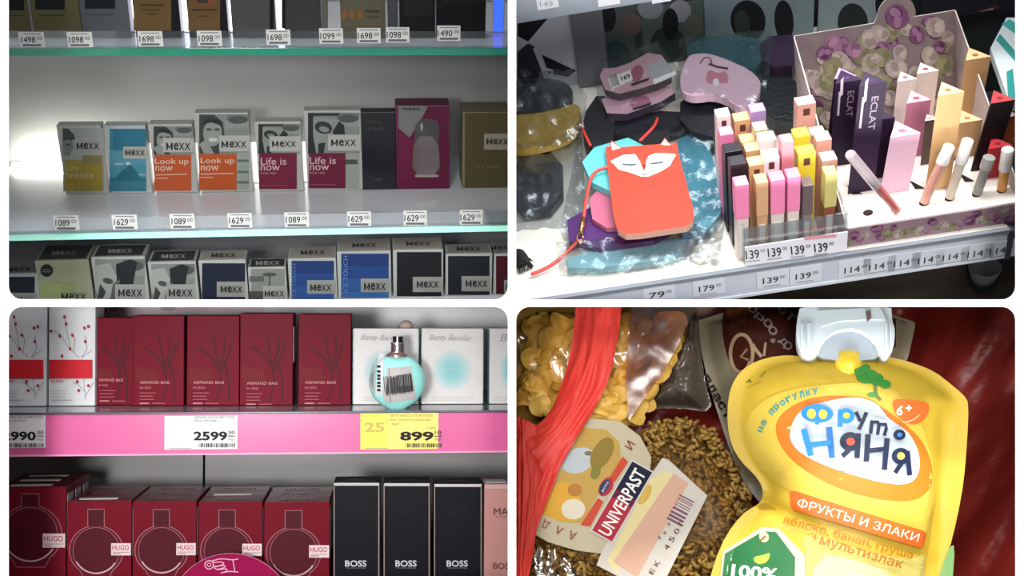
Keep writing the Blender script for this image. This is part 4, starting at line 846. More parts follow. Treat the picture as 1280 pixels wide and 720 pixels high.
# round tester bottle
yb_ = -.05; bl = C.at(496, 500, 1, yb_); rad = (C.at(531, 470, 1, yb_).x - C.at(460.5, 470, 1, yb_).x) / 2
bo = Vector((bl.x, yb_, ZS))
bot = empty('perfume_bottle', C, bo, 'round flat turquoise tester bottle with pink silver collar and barcode stickers', 'perfume bottle')
mq = C.col('#93e3dc', rough=.12, coat=.8, spec=.6, sub='#a9efe8'); q = MB()
prof = []; n = 26
zc = rad * .97
for i in range(n + 1):
    t = math.pi * i / n; prof.append((max(.0005, rad * math.sin(t)), zc - rad * .99 * math.cos(t)))
prof = [p for p in prof if p[1] < zc + rad * .93 and p[1] > .0012]
q.lathe([(prof[0][0] * .9, 0)] + prof, mq, 40, sq=.42); q.build('glass_body', bot, smooth=True)
zt_ = zc + rad * .9
silv = C.col('#b9a7a6', rough=.18, metal=.9); blk = C.col('#3b3638', rough=.2, metal=.7); pk = C.col('#d9b3ad', rough=.2, metal=.8)
MB().lathe([(rad * .40, 0), (rad * .40, .002), (rad * .27, .0055), (rad * .27, .0065)], pk, 28, (0, 0, zt_)).build('shoulder', bot, smooth=False)
MB().lathe([(rad * .25, .006), (rad * .25, .017)], silv, 28, (0.001, 0, zt_)).build('collar', bot)
MB().lathe([(rad * .27, .017), (rad * .27, .0195)], C.col('#e6e2e2', rough=.1, metal=.9), 28, (0.001, 0, zt_)).build('collar_ring', bot)
MB().lathe([(rad * .185, .0195), (rad * .185, .0275)], blk, 28, (0.001, 0, zt_)).build('spray_head', bot)
def on_bottle(px, py, k):
    p = C.at(px, py, 1, yb_); x, z = p.x - bo.x, p.z - bo.z
    s = 1 - (x / rad) ** 2 - ((z - zc) / (rad * .99)) ** 2
    return Vector((x, -(.42 * rad * math.sqrt(max(s, .0)) + .0006 + .0002 * k), z))
a = Art(C, on_bottle, 4); a.poly([(484, 459), (514, 457), (520, 498), (500, 501), (482, 503), (477, 488)], '#bfbab8'); a.poly([(484, 472), (514, 466), (517, 488), (482, 492)], '#5a585a'); a.poly([(496, 468), (513, 465), (514, 480), (497, 482)], '#7b7a7c')
a.bars(480, 468, 516, 488, '#2f2d30', 15, 4, rot=5); a.text('4290 00837', 499, 490, 34, 4.5, '#3a383a', rot=8); a.line([(486, 460), (488, 502)], 1, '#8d8a8a'); a.build('barcode_label', bot)
a = Art(C, on_bottle, 4); a.poly([(474, 442), (480, 443), (478, 494), (469, 494)], '#d3d8da'); 
for y in (456, 462, 467, 471, 476, 480, 485): a.rect(471.5, y, 475.8, y + 3, '#24262a')
a.build('security_label', bot)
a = Art(C, on_bottle, 4); a.poly([(465, 455), (472, 446), (468, 494), (461, 480)], '#a9b3b2'); a.poly([(462, 470), (468, 462), (466, 486)], '#7c8887'); a.build('foil_sticker', bot)
# pink round thing peeking over the white boxes
p = C.at(507.5, 411, 1, .05); rr_ = .0115
t = empty('perfume_bottle', C, Vector((p.x, .05, ZS)), 'pinkish round bottle stopper peeking over the white turquoise glow box', 'perfume bottle')
MB().lathe([(.012, 0), (.012, p.z - ZS - .012), (.004, p.z - ZS - .010)], C.col('#d6b8b2', rough=.2), 20).build('glass_body', t)
q = MB(); q.lathe([(max(.0004, rr_ * math.sin(math.pi * i / 12)), -rr_ * math.cos(math.pi * i / 12)) for i in range(13)], C.col('#d9b9b0', rough=.25), 20, (0, 0, p.z - ZS + .001)); q.build('stopper', t, smooth=True)
# pink poster on the wall top
p0 = C.at(118, 398, 1, .239); p1 = C.at(330, 370, 1, .239)
pz = tag(place(MB().box(0, p1.x - p0.x, 0, .0008, 0, p1.z - p0.z, C.col('#e6d3d6', gain=1)).build('wall_poster'), C, (p0.x, .2385, p0.z)), 'pale pink poster on the white wall behind the red boxes', 'poster')
a = Art(C, front(C, Vector((p0.x, .2385, p0.z)), .2385)); a.ell(126, 388, 8, 7, '#e79aa4'); a.ell(142, 384, 7, 6, '#dfb0b4'); a.ell(210, 384, 10, 5, '#d8c3c4'); a.build('poster_print', pz)
# rail price labels
def tagdraw(num, x0, sup='00', yel=False, head=('ARMAND BASI IN RED ПАРФ', 'ВОДА ЖЕН 50МЛ')):
    def f(a, l, t, r, b):
        k = '#26262a'
        if yel:
            a.rect(l, t, l + 34, b, '#f0e46a'); a.text('25', 468, 534, 25, 12, '#c7b765', bold=.03); a.text('%', 483, 527, 4, 5, '#c7b765'); a.text('СКИДКА', 462, 520, 20, 3, '#dbb870')
            a.text(head[0], 515, 519.5, 54, 3.2, '#8f8640'); a.text(head[1], 513, 525, 52, 3.2, '#8f8640'); a.text('90МЛ', 494, 530, 10, 3, '#8f8640'); a.text('1199', 538, 535, 12, 3, '#8f8640')
        else:
            a.text(head[0], x0 + 26, 521.5, 50, 3.4, k); a.text(head[1], x0 + 16, 526, 29, 3.2, k)
        nx = x0 + 21; a.text(num, nx, 545, 42, 11.5, k, bold=.035); a.text(sup, nx + 26.5, 540.5, 8, 4.5, k, bold=.01); a.line([(nx + 22, 545), (nx + 31, 545)], 1, k); a.text('₽/шт', nx + 26.5, 549, 8, 2.8, k)
        a.bars(nx - 14, 554, nx + 31, 559, '#4a4a48', 22, 3); a.line([(l + 6, 560.5), (l + 34, 560.5)], .8, '#9a9a98')
    return f
price_tag(C, -32, 519, 57, 560.5, YR - .001, '', 'white price label ending 990 at the left end of the pink rail', 'labels on the pink rail', '#e8e6e4', draw=tagdraw('2990', 3))
price_tag(C, 205.5, 519.5, 297, 562, YR - .001, '', 'white price label 2599 in the middle of the pink rail', 'labels on the pink rail', '#e8e6e4', draw=tagdraw('2599', 242))
price_tag(C, 450.5, 516, 548, 562, YR - .001, '', 'yellow discount price label 899 under the round tester bottle', 'labels on the pink rail', '#efe06e', draw=tagdraw('899', 500, '10', True, ('BETTY BARCLAY PURE PASTEL', 'MINT ТУАЛЕТНАЯ ВОДА ЖЕН')))

# lower row: red bottle-print boxes standing three deep
def hugo(l, t, r, b, k, cut=False):
    s = (r - l) / 82.0
    def d(a, *_):
        cx = l + 37 * s; cy = t + 62 * s * 1.02; R_ = 29.5 * s
        if l < 0: cx = 38; cy = 668; R_ = 34
        a.poly([(cx - R_ * 1.16, cy), (cx - R_ * .9, cy - R_ * .72), (cx - R_ * .4, cy - R_ * 1.1), (cx + R_ * .4, cy - R_ * 1.1), (cx + R_ * .9, cy - R_ * .72), (cx + R_ * 1.16, cy), (cx + R_ * 1.0, cy + R_ * .62), (cx + R_ * .6, cy + R_ * 1.12), (cx - R_ * .5, cy + R_ * 1.12), (cx - R_ * 1.0, cy + R_ * .62)], '#621320')
        ring = [(cx + R_ * 1.16 * math.cos(R(g)), cy - R_ * 1.08 * math.sin(R(g))) for g in range(-52, 75, 9)]; a.line(ring, .9, '#a8707a')
        ring = [(cx + R_ * 1.16 * math.cos(R(g)), cy - R_ * 1.08 * math.sin(R(g))) for g in range(105, 233, 9)]; a.line(ring, .9, '#a8707a')
        a.line([(cx + R_ * 1.16 * math.cos(R(g)), cy - R_ * 1.08 * math.sin(R(g))) for g in (-52,)] + [(cx + R_ * .55, cy + R_ * 1.2), (cx - R_ * .5, cy + R_ * 1.2)] + [(cx + R_ * 1.16 * math.cos(R(232)), cy - R_ * 1.08 * math.sin(R(232)))], .9, '#a8707a')
        a.ell(cx, cy, R_, R_ * 1.0, '#50101d'); a.line([(cx + R_ * math.cos(R(g)), cy - R_ * math.sin(R(g))) for g in range(0, 360, 10)], .8, '#9a5f6c', True)
        a.line([(cx + R_ * .98 * math.cos(R(g)), cy - R_ * .98 * math.sin(R(g))) for g in range(-150, -28, 9)], 1.9, '#c9a4aa')
        w2 = 10.5 * s; t0 = t + 10.5 * s if l > 0 else 617; t1 = cy - R_ * 1.08
        a.rect(cx - w2, t0, cx + w2, t1, '#4c0f1b'); a.line([(cx - w2, t1), (cx - w2, t0), (cx + w2, t0), (cx + w2, t1)], .9, '#a8707a')
    def t_(a, *_):
        w3 = 25 * s if l > 0 else 28; h3 = 15.5 * s if l > 0 else 17.5; x1 = r - .5; y0 = t + 53.5 * s if l > 0 else 666.5
        a.rect(x1 - w3, y0, x1, y0 + h3, '#e6cfd0'); a.text('HUGO', x1 - w3 * .52, y0 + h3 * .36, w3 * .84, h3 * .40, '#b22a3e', bold=.012)
        a.line([(x1 - w3 + 2, y0 + h3 * .74), (x1 - 2, y0 + h3 * .74)], .6, '#8a5a60'); a.line([(x1 - w3 + 2, y0 + h3 * .86), (x1 - w3 + 12, y0 + h3 * .86)], .9, '#8a6a70')
    return d, t_
HY = -.055; DP = .038
def column(l, t, r, nm, mark, yf=HY, deep=3):
    x0 = C.at(l, t + 30, 1, yf).x; x1 = C.at(r, t + 30, 1, yf).x; ztop = C.at((l + r) / 2, t, 1, yf).z
    for k in range(deep):
        d, t_ = hugo(l, t, r, 752, k) if k == 0 else (None, None)
        lab = ('front ', 'middle ', 'hindmost ')[k] + 'dark red bottle-print box ' + nm
        y = yf + k * (DP + .0012); 
        th = tag(place(MB().box(-(x1 - x0) / 2, (x1 - x0) / 2, 0, DP, 0, ztop - ZL - .0006, C.col('#721424', rough=.38, spec=.06)).build('perfume_box', bevel=.0009), C, ((x0 + x1) / 2, y, ZL + .0006)), lab, 'perfume box', 'red bottle print boxes')
        o = Vector(((x0 + x1) / 2, y, ZL + .0006)); hw = (x1 - x0) / 2; h = ztop - ZL - .0006
        if k == 0:
            a = Art(C, front(C, o, yf)); d(a); a.build('front_print', th); a = Art(C, front(C, o, yf)); a.k = 20; t_(a); a.build('front_label', th)
        MB().box(-hw + .001, hw - .001, .001, DP - .001, h, h + .0003, C.col('#63262f', rough=.25, spec=.3)).build('lid_panel', th)
        if mark[k] == 'w':
            MB().box(-hw * .7, hw * .5, .010, .021, h + .0003, h + .0008, C.col('#eae4e0')).build('white_sticker', th)
        elif mark[k] == 't':
            vs, fs = glyphs('HUGO', .01); MB().add([(x * hw * 1.1, .018 + y_ * .011, h + .0007) for x, y_ in vs], fs, C.col('#c99a9c')).build('top_lettering', th)
        MB().box(hw + .0001, hw + .0005, .006, .032, h * .45, h * .93, C.col('#b9b2b0')).build('side_label', th)
column(-4, 609, 82.5, 'in the tall stack at the left end', 'www', HY + .0)
column(84, 626, 164.5, 'in the second stack from the left', 'wtt')
column(166, 626.5, 245.5, 'in the middle stack', 'ttt')
column(248, 627, 328, 'in the fourth stack behind the magenta sign', 'twt')
column(330, 627.5, 412, 'in the stack beside the black boxes', 'ttt')
# black boxes and the rose one
def boss(l, t, r, word='NUIT'):
    def d(a, *_):
        a.rect(l + 3, t + 3, r - 3, 752, '#0c0e15'); a.rect(l + 1, t, r - 1, t + 3.5, '#c9c6c4'); a.line([(r - 1.5, t + 3), (r - 1.5, 752)], 1.6, '#8e827c'); a.line([(l + 1.2, t + 3), (l + 1.2, 752)], 1.4, '#8e827c')
    def t_(a, *_):
        c = (l + r) / 2; a.text(word, c, t + 34, 24, 10, '#1d1f27'); a.text('BOSS', c - 1, 704, 26.5, 7.8, '#cfd0d4', bold=.02); a.text('HUGO BOSS', c - 1, 709.5, 24, 1.8, '#7c7e84')
    return d, t_
for l, t, r, lab, y in ((416.5, 603.5, 475, 'tall black box with silver top edge beside the red bottle-print boxes', -.055), (479, 604, 538, 'tall black box with silver top edge, middle of three', -.055), (542, 605, 603, 'tall black box with dull top edge beside the rose box', -.057)):
    d, t_ = boss(l, t, r); th = carton(C, l, t, r, 752, y, .055, ZL, '#121319', lab, 'tall black perfume boxes', d, t_, rough=.3, spec=.06)
    hw = (C.at(r, 650, 1, y).x - C.at(l, 650, 1, y).x) / 2; h = C.at(l, t, 1, y).z - ZL
    MB().add([(-hw * .9, .004, h + .0004), (hw * .9, .004, h + .0004), (hw * .05, .03, h + .0004), (-hw * .05, .03, h + .0004)], [(0, 1, 2, 3)], C.col('#4a4c52', rough=.15)).build('top_fold', th)
def rose(a, *_):
    a.rect(606, 606, 637, 611, '#d0a8a4')
    a.rect(606, 612, 637, 752, '#c68f88')
def roset(a, *_):
    a.text('MA', 626, 639, 18, 8.5, '#5b3b3c', bold=.004); a.text('POUR', 627, 646, 14, 2, '#8a5f5e'); a.text('BOS', 626, 707, 20, 7.8, '#7d4f50', bold=.02)
th = carton(C, 605, 605, 637, 752, -.057, .05, ZL, '#b88a84', 'rose pink perfume box at the right end of the lower row', None, rose, roset)
h = C.at(630, 605, 1, -.057).z - ZL; MB().box(-.016, .014, .008, .032, h, h + .0006, C.col('#e6e6e4')).build('white_sticker', th)
# magenta round sign with a pointing hand
sy = -.085; p = C.at(288.5, 770, 1, sy); rad = C.at(367, 770, 1, sy).x - p.x
wob = empty('shelf_sign', C, Vector((p.x, sy, ZL)), 'round magenta sign with an outlined pinching hand standing before the red boxes', 'sign')
zc = p.z - ZL; n = 48
q = MB(); q.slab([(rad * math.cos(2 * math.pi * i / n), 0, zc + rad * math.sin(2 * math.pi * i / n)) for i in range(n)], [(rad * math.cos(2 * math.pi * i / n), .0012, zc + rad * math.sin(2 * math.pi * i / n)) for i in range(n)], C.col('#98104a', rough=.45, spec=.06)); q.build('sign_disc', wob)
a = Art(C, front(C, Vector((p.x, sy, ZL)), sy)); c = '#f0b6d0'
a.line([(288.5 + 78.3 * math.cos(R(g)), 770 - 78.3 * math.sin(R(g))) for g in range(8, 173, 4)], .8, '#c77aa0')
a.line([(261.5 + 5.4 * math.cos(R(g)), 706 - 5.4 * math.sin(R(g))) for g in range(0, 360, 24)], 1.1, c, True)
a.line([(261.5 + 2.4 * math.cos(R(g)), 706 - 2.4 * math.sin(R(g))) for g in range(0, 360, 45)], .9, c, True)
for P in ([(265, 701), (276, 698), (292, 700), (298, 698.5)], [(266, 703), (276, 702), (281, 704), (276, 707), (268, 708)], [(267, 709), (280, 706), (283, 708.5), (272, 712), (268, 710)], [(272, 712), (284, 710.5), (284, 714), (276, 716)], [(276, 716), (286, 714), (294, 714.5), (298, 715)], [(291, 699), (294, 715)]): a.line(smooth(P, 1, False), 1.1, c)
a.build('hand_print', wob)
q = MB(); q.box(-.02, .02, .0012, .02, 0, .002, C.col('#b01457')); q.box(-.004, .004, .0013, .003, 0, zc, C.col('#d9d9d9')); q.build('stand', wob)
# ================================================================ lower right: shopping in a red carrier bag
D4 = Rig(957, 550, 1.50, -12.6, -18, gain=1.0)
def resample(P, n):
    L = [0]; Q = P + [P[0]]
    for a, b in zip(Q, Q[1:]): L.append(L[-1] + math.dist(a, b))
    out = []; j = 0
    for i in range(n):
        s_ = L[-1] * i / n
        while L[j + 1] < s_: j += 1
        t = (s_ - L[j]) / max(1e-9, L[j + 1] - L[j]); out.append((Q[j][0] + (Q[j + 1][0] - Q[j][0]) * t, Q[j][1] + (Q[j + 1][1] - Q[j][1]) * t))
    return out
def near_spine(p, sp):
    best = None
    for a, b in zip(sp, sp[1:]):
        dx, dy = b[0] - a[0], b[1] - a[1]; t = max(0, min(1, ((p[0] - a[0]) * dx + (p[1] - a[1]) * dy) / (dx * dx + dy * dy + 1e-9))); q = (a[0] + dx * t, a[1] + dy * t)
        d = math.dist(p, q)
        if best is None or d < best[0]: best = (d, q)
    return best[1]
def pillow(P, spine, y, H, m, name, parent=None, label=None, cat=None, group=None, rings=12, margin=.12, wr=0, freq=.03, seed=0, n=120, rnd=1, origin=None, back=True, crease=None):
    """a filled pouch or bag: outline P sealed at depth y, swelling H towards the viewer"""
    P = resample(smooth(P, rnd) if rnd else P, n); c = origin or D4.at(*mid(P), 1, y); vs = []; fs = []
    for r_ in range(rings + 1):
        u = r_ / rings                      # 0 rim .. 1 spine
        for p in P:
            q = near_spine(p, spine); x = p[0] + (q[0] - p[0]) * u; yy = p[1] + (q[1] - p[1]) * u
            k = max(0, (u - margin) / (1 - margin)); h = H * math.sin(min(1, k * 1.25) * math.pi / 2) ** .8
            if wr: h += wr * (.3 + u) * (noise.noise(Vector((x * freq, yy * freq, seed))) + .5 * noise.noise(Vector((x * freq * 2.7, yy * freq * 2.3, seed + 9))))
            if crease: h -= crease(x, yy)
            v = D4.at(x, yy, 1, y) - c; vs.append(Vector((v.x, v.y - h, v.z)))
    for r_ in range(rings):
        for i in range(n): j = (i + 1) % n; fs.append((r_ * n + i, (r_ + 1) * n + i, (r_ + 1) * n + j, r_ * n + j))
    q = MB().add(vs, fs, m); b0 = rings * n
    bv = BVHTree.FromPolygons([v + c for v in vs], fs)
    if back:
        rim = [vs[i] + Vector((0, .0015, 0)) for i in range(n)]; q.add(rim + vs[:n], [tuple(range(n))] + [(i, n + i, n + (i + 1) % n, (i + 1) % n) for i in range(n)], m)
    o = q.build(name, parent, smooth=True)
    if parent is None: tag(place(o, D4, c), label, cat, group)
    return o, c, bv
def on_bag(bv, c, y, lift=.0004, step=.00018):
    def f(px, py, k):
        p = D4.at(px, py, 1, y); d = (p - D4.c).normalized(); hit = bv.ray_cast(D4.c, d)
        return (hit[0] if hit[0] is not None else p) - d * (lift + step * k) - c
    return f

# the carrier bag itself: dark red film with folds, and its bright handle
redm = D4.col('#86241f', rough=.38, sub='#9a3028', scale=5, bump=.5, bscale=9)
bag_c = D4.at(957, 560, 1, .13)
def bag_s(x, y, k):
    n_ = noise.noise(Vector((x * .008, y * .006, 2))) + .5 * noise.noise(Vector((x * .02 + y * .012, y * .01, 5))) + .25 * abs(noise.noise(Vector((x * .05 + y * .03, y * .015, 7))))
    return D4.at(x, y, 1, .13 - .045 * n_ - .10 * max(0, (x - 1120) / 150) ** 1.5) - bag_c
a = Art(D4, bag_s, 11); a.poly([(642, 380.5), (1320, 380.5), (1320, 800), (642, 800)], redm); bag = tag(place(a.mb.build('carrier_bag', smooth=True), D4, bag_c), 'dark red plastic carrier bag holding the groceries, with a bright red handle', 'bag')
trim(bag, 1); trim_level(bag, -1)
def edge_sheet(L, Q, y, amp, m, name, parent, c, n=14, seed=0):
    L, Q = smooth(L, 2, False), smooth(Q, 2, False); k = 60
    def at_(P, t): s_ = t * (len(P) - 1); i = min(len(P) - 2, int(s_)); f = s_ - i; return (P[i][0] + (P[i + 1][0] - P[i][0]) * f, P[i][1] + (P[i + 1][1] - P[i][1]) * f)
    vs = []
    for i in range(k + 1):
        a_, b_ = at_(L, i / k), at_(Q, i / k)
        for j in range(n + 1):
            u = j / n; x, yy = a_[0] + (b_[0] - a_[0]) * u, a_[1] + (b_[1] - a_[1]) * u
            h = amp * (.8 * math.sin(u * math.pi) + .55 * noise.noise(Vector((u * 7, i * .05, seed))) + .3 * noise.noise(Vector((u * 16, i * .12, seed + 3))))
            p = D4.at(x, yy, 1, y) - c; vs.append(Vector((p.x, p.y - h, p.z)))
    fs = [(i * (n + 1) + j, i * (n + 1) + j + 1, (i + 1) * (n + 1) + j + 1, (i + 1) * (n + 1) + j) for i in range(k) for j in range(n)]
    return MB().add(vs, fs, m).build(name, parent, smooth=True)
hm = D4.col('#cf2a22', rough=.5, spec=.3, sub='#e2483c', scale=14, bump=.7, bscale=26)
edge_sheet([(720, 381), (718, 400), (714, 440), (703, 478), (690, 512), (668, 536), (652, 530), (644, 526)], [(777, 381), (774, 410), (768, 442), (764, 468), (748, 504), (722, 545), (700, 584), (686, 604)], -.052, .012, hm, 'handle', bag, bag_c, 22, 1)
edge_sheet([(646, 524), (668, 538), (690, 530)], [(660, 735), (664, 680), (700, 583)], -.049, .008, hm, 'handle', bag, bag_c, 22, 5)
edge_sheet([(643.5, 520), (643.5, 600), (643.5, 735)], [(675, 534), (680, 610), (658, 735)], -.051, .010, hm, 'handle', bag, bag_c, 22, 8)

# ---- noodle pack, upper left
N1 = [(646, 381), (872, 381), (868, 392), (848, 430), (826, 470), (800, 505), (785, 528), (742, 526), (700, 545), (660, 540), (646, 530)]
noo = empty('noodle_pack', D4, D4.at(740, 450, 1, .03), 'clear bag of wide yellow noodles behind the red handle, upper left', 'noodle pack'); nc = D4.at(740, 450, 1, .03)
rnd = random.Random(21); shapes = []
nm = [D4.col('#ecbe58', rough=.5, sub='#dcae4a', scale=40), D4.col('#f0c664', rough=.5, sub='#e0b450', scale=40), D4.col('#e2b250', rough=.5, sub='#cfa044', scale=40)]
for k in range(12):
    A_, B_ = rnd.uniform(.017, .028), rnd.uniform(.011, .018); curl = rnd.uniform(.5, 1.3); sd = rnd.uniform(0, 50); vs = [(0, 0, .0)]; fs = []
    for ri in range(1, 6):
        for ai in range(16):
            t = ai / 16 * 2 * math.pi; q_ = ri / 5; rr_2 = q_ * (1 + .18 * noise.noise(Vector((math.cos(t) * 1.3, math.sin(t) * 1.3, sd))))
            x, y = A_ * rr_2 * math.cos(t), B_ * rr_2 * math.sin(t); an = x / A_ * curl
            vs.append((A_ * math.sin(an) / curl, y, -A_ * (1 - math.cos(an)) / curl * 1.2 + .0045 * noise.noise(Vector((x * 90, y * 90, sd))) - y * y * 22 * math.sin(sd)))
    fs += [(0, 1 + ai, 1 + (ai + 1) % 16) for ai in range(16)]
    for ri in range(4):
        for ai in range(16):
            b_ = 1 + ri * 16; fs.append((b_ + ai, b_ + 16 + ai, b_ + 16 + (ai + 1) % 16, b_ + (ai + 1) % 16))
    me = bpy.data.meshes.new('noodle'); me.from_pydata(vs, [], fs); me.materials.append(nm[k % 3]); me.polygons.foreach_set('use_smooth', [True] * len(fs)); shapes.append(me)
def inside(x, y, P):
    c_ = False
    for (x0, y0), (x1, y1) in zip(P, P[1:] + P[:1]):
        if (y0 > y) != (y1 > y) and x < (x1 - x0) * (y - y0) / (y1 - y0) + x0: c_ = not c_
    return c_
cnt = 0
while cnt < 290:
    x, y = rnd.uniform(659, 885), rnd.uniform(401, 522)
    if not inside(x, y, N1): continue
    o = bpy.data.objects.new('noodle', shapes[rnd.randrange(12)]); COL.objects.link(o); o.parent = noo
    dpt = rnd.uniform(-.022, .02); o.location = D4.at(x, y, 1, dpt) - nc
    o.rotation_euler = (math.pi / 2 + rnd.uniform(-.55, .55), rnd.uniform(-.5, .5), rnd.uniform(-.4, .4)); o.rotation_euler.rotate_axis('Z', rnd.uniform(0, 6.28)); cnt += 1
MB().slab([D4.at(x, y, 1, .034) - nc for x, y in N1], [D4.at(x, y, 1, .037) - nc for x, y in N1], D4.col('#b98a3a', rough=.7)).build('bag_back', noo)
fl4 = film('bag_film', '#fbf4e6', .03, .14, .35, 14); fl5 = film('bag_film_dull', '#c9a88c', .12, .3, .4, 14)
pillow(N1, [(650, 440), (800, 430)], .03, .066, fl4, 'bag_film', noo, rings=10, margin=.02, wr=.010, freq=.03, seed=3, origin=nc, back=False)
q = Art(D4, lambda x, y, k: D4.at(x, y, 1, -.034) - nc + Vector((0, -.004 * noise.noise(Vector((x * .05, y * .05, 1))), 0)), 8); q.poly([(790, 381), (872, 381), (866, 394), (848, 430), (826, 470), (800, 505), (786, 526), (782, 470), (786, 420)], fl5); q.mb.build('dull_film', noo, smooth=True)
# ---- dark crumpled clear bag in the gap
pillow([(806, 508), (850, 432), (862, 384), (872, 384), (876, 440), (882, 480), (893, 516), (850, 510), (815, 511)], [(850, 490), (866, 440)], .035, .045, D4.col('#4a423a', rough=.18, sub='#6b5f52', scale=20, bump=1.0, bscale=30), 'crumpled_bag', None, 'dark crumpled shiny bag in the gap between noodles and biscuit pack', 'bag', wr=.012, freq=.06, seed=6)
# ---- biscuit pack: cream with brown panel
bp, bc, bb = pillow([(868, 381), (1150, 381), (1130, 470), (1020, 560), (960, 640), (925, 600), (898, 520), (880, 460)], [(960, 440), (1060, 410)], .05, .055, D4.col('#a89f84', rough=.35, sub='#9a9078', scale=20), 'biscuit_pack', None, 'cream and brown biscuit pack with swirl letter behind the yellow pouch', 'biscuit pack', wr=.004, freq=.03, seed=2)
a = Art(D4, on_bag(bb, bc, .05, .0016), 6)
a.poly(smooth([(905, 382), (1120, 382), (1120, 450), (1000, 470), (940, 478), (917, 465), (907, 440), (902, 410)], 1), '#4e2418'); a.poly([(908, 384), (938, 384), (932, 404), (912, 412)], '#6a3a22')
a.mb.build('brown_panel', bp, smooth=True)
a = Art(D4, on_bag(bb, bc, .05, .0028), 5)
sw = [(927 + 14 * math.cos(R(g)) * (1 - max(0, g - 250) / 600), 442 - 24 * math.sin(R(g)) * (1 - max(0, g - 250) / 500)) for g in range(-30, 340, 15)]
a.line([(952, 446), (944, 436), (941, 430)] + [], 4, '#c9a98c'); a.line(sw, 4.4, '#c9a98c'); a.line([(934, 436), (926, 446), (936, 450)], 3, '#a8876c'); a.line([(955, 445), (957, 428)], 3, '#c9a98c')
for ch, x, y in (('о', 941, 386), ('р', 949, 397), ('о', 966, 413), ('д', 979, 428), ('о', 960, 404)): a.text(ch, x, y, 12, 10, '#b7a0a4', rot=-44, bold=.015)
for ch, x, y in (('а', 978, 387), ('т', 988, 396), ('о', 985, 432)): a.text(ch, x, y, 11, 10, '#b09a9c', rot=-40, bold=.015)
for i, ch in enumerate('пласт'): a.text(ch, 883.5 + i * 6.2, 474 + i * 11, 11, 9, '#2e2620', rot=-60, bold=.03)
a.build('lettering', bp)

# ---- small pasta pack, lower left, with its die-cut label
P2 = [(646, 552), (745, 556), (800, 538), (850, 522), (890, 538), (922, 590), (948, 650), (955, 740), (646, 740)]
sp_c = D4.at(790, 640, 1, .02); pp = empty('pasta_pack', D4, sp_c, 'clear bag of small brown pasta with a cream die-cut label, lower left', 'pasta pack')
pm = [D4.col('#a8843a', rough=.5, sub='#8a682c', scale=60), D4.col('#967232', rough=.5, sub='#7c5c28', scale=60), D4.col('#b48e44', rough=.5, sub='#9a7636', scale=60)]
q = MB(); rnd = random.Random(5); n_ = 0
while n_ < 1900:
    x, y = rnd.uniform(652, 960), rnd.uniform(515, 738)
    if not inside(x, y, P2): continue
    c0 = D4.at(x, y, 1, rnd.uniform(-.016, .004)) - sp_c; a1 = rnd.uniform(0, 6.28); r_ = rnd.uniform(.0045, .007); ax = Vector((math.cos(a1), rnd.uniform(-.5, .5), math.sin(a1))).normalized(); ay = ax.orthogonal().normalized()
    q.tube([c0 + (ax * math.cos(t) + ay * math.sin(t)) * r_ for t in (0, .9, 1.8, 2.7)], .0031, pm[n_ % 3], 5, True); n_ += 1
o = q.build('pasta', pp, smooth=True); o['kind'] = 'stuff'
MB().slab([D4.at(x, y, 1, .012) - sp_c for x, y in P2], [D4.at(x, y, 1, .015) - sp_c for x, y in P2], D4.col('#8a6830', rough=.7)).build('bag_back', pp)
o, c, bv2 = pillow(P2, [(720, 640), (880, 640)], .012, .036, film('bag_film_warm', '#f2e8d0', .04, .5, .3, 20, '#c9bfae'), 'bag_film', pp, rings=10, margin=.01, wr=.004, freq=.03, seed=14, origin=sp_c, back=False)
fl6 = film('bag_film_glint', '#ffffff', .22, .10, .6, 12)
MBs = Art(D4, lambda x, y, k: D4.at(x, y, 1, -.030) - sp_c + Vector((0, -.008 * noise.noise(Vector((x * .08, y * .08, 4))), 0)), 5); MBs.poly(smooth([(658, 680), (690, 684), (715, 698), (732, 740), (656, 740)], 1), fl6); MBs.mb.build('crumpled_film', pp, smooth=True)
lab_y = -.034
def lab_s(lift): return lambda x, y, k: D4.at(x, y, 1, lab_y - lift - .00012 * k) - sp_c + Vector((0, .004 * math.sin((x - 640) * .016), 0))
cre = '#bcb296'
def part_art(nm, lift, fn, fine=10):
    a = Art(D4, lab_s(lift), fine); fn(a); return a.build(nm, pp)
arc = [(735, 522), (775, 526), (800, 545), (814, 571), (812, 592), (786, 634), (752, 692), (719, 687.5), (685, 677.5), (660, 663), (664, 640), (690, 600), (712, 560)]
def l1(a):
    a.poly(arc, cre)
    a.poly([(728, 534), (757, 536), (774, 552), (776, 574), (745, 622), (728, 654), (700, 652), (676, 640), (700, 590)], '#b9974e'); a.poly(smooth([(672, 640), (690, 606), (712, 600), (728, 625), (722, 652), (700, 652)], 1), '#d3a038')
    a.poly(smooth([(700, 584), (712, 560), (738, 558), (744, 575), (730, 590), (712, 592)], 1), '#b4bcc0'); a.ell(735, 566, 5, 3, '#7a6a54'); a.ell(718, 612, 9, 8, '#b0783a'); a.ell(716, 636, 15, 13, '#d6cdb8'); a.ell(752, 566, 12, 22, '#8a7434', -30); a.ell(744, 590, 6, 9, '#7d7a3a', -20)
    a.poly([(778, 570), (785, 577), (768, 602), (761, 597)], '#c04a34'); a.poly([(747, 622), (754, 627), (737, 658), (725, 656)], '#c04a34'); a.ell(757, 608, 8, 13, '#a83340', -30); a.ell(755, 608, 5, 10, '#2a3560', -30); a.text('BONI', 756, 608, 14, 3, '#d9d4c8', rot=60)
part_art('front_label', 0, l1)
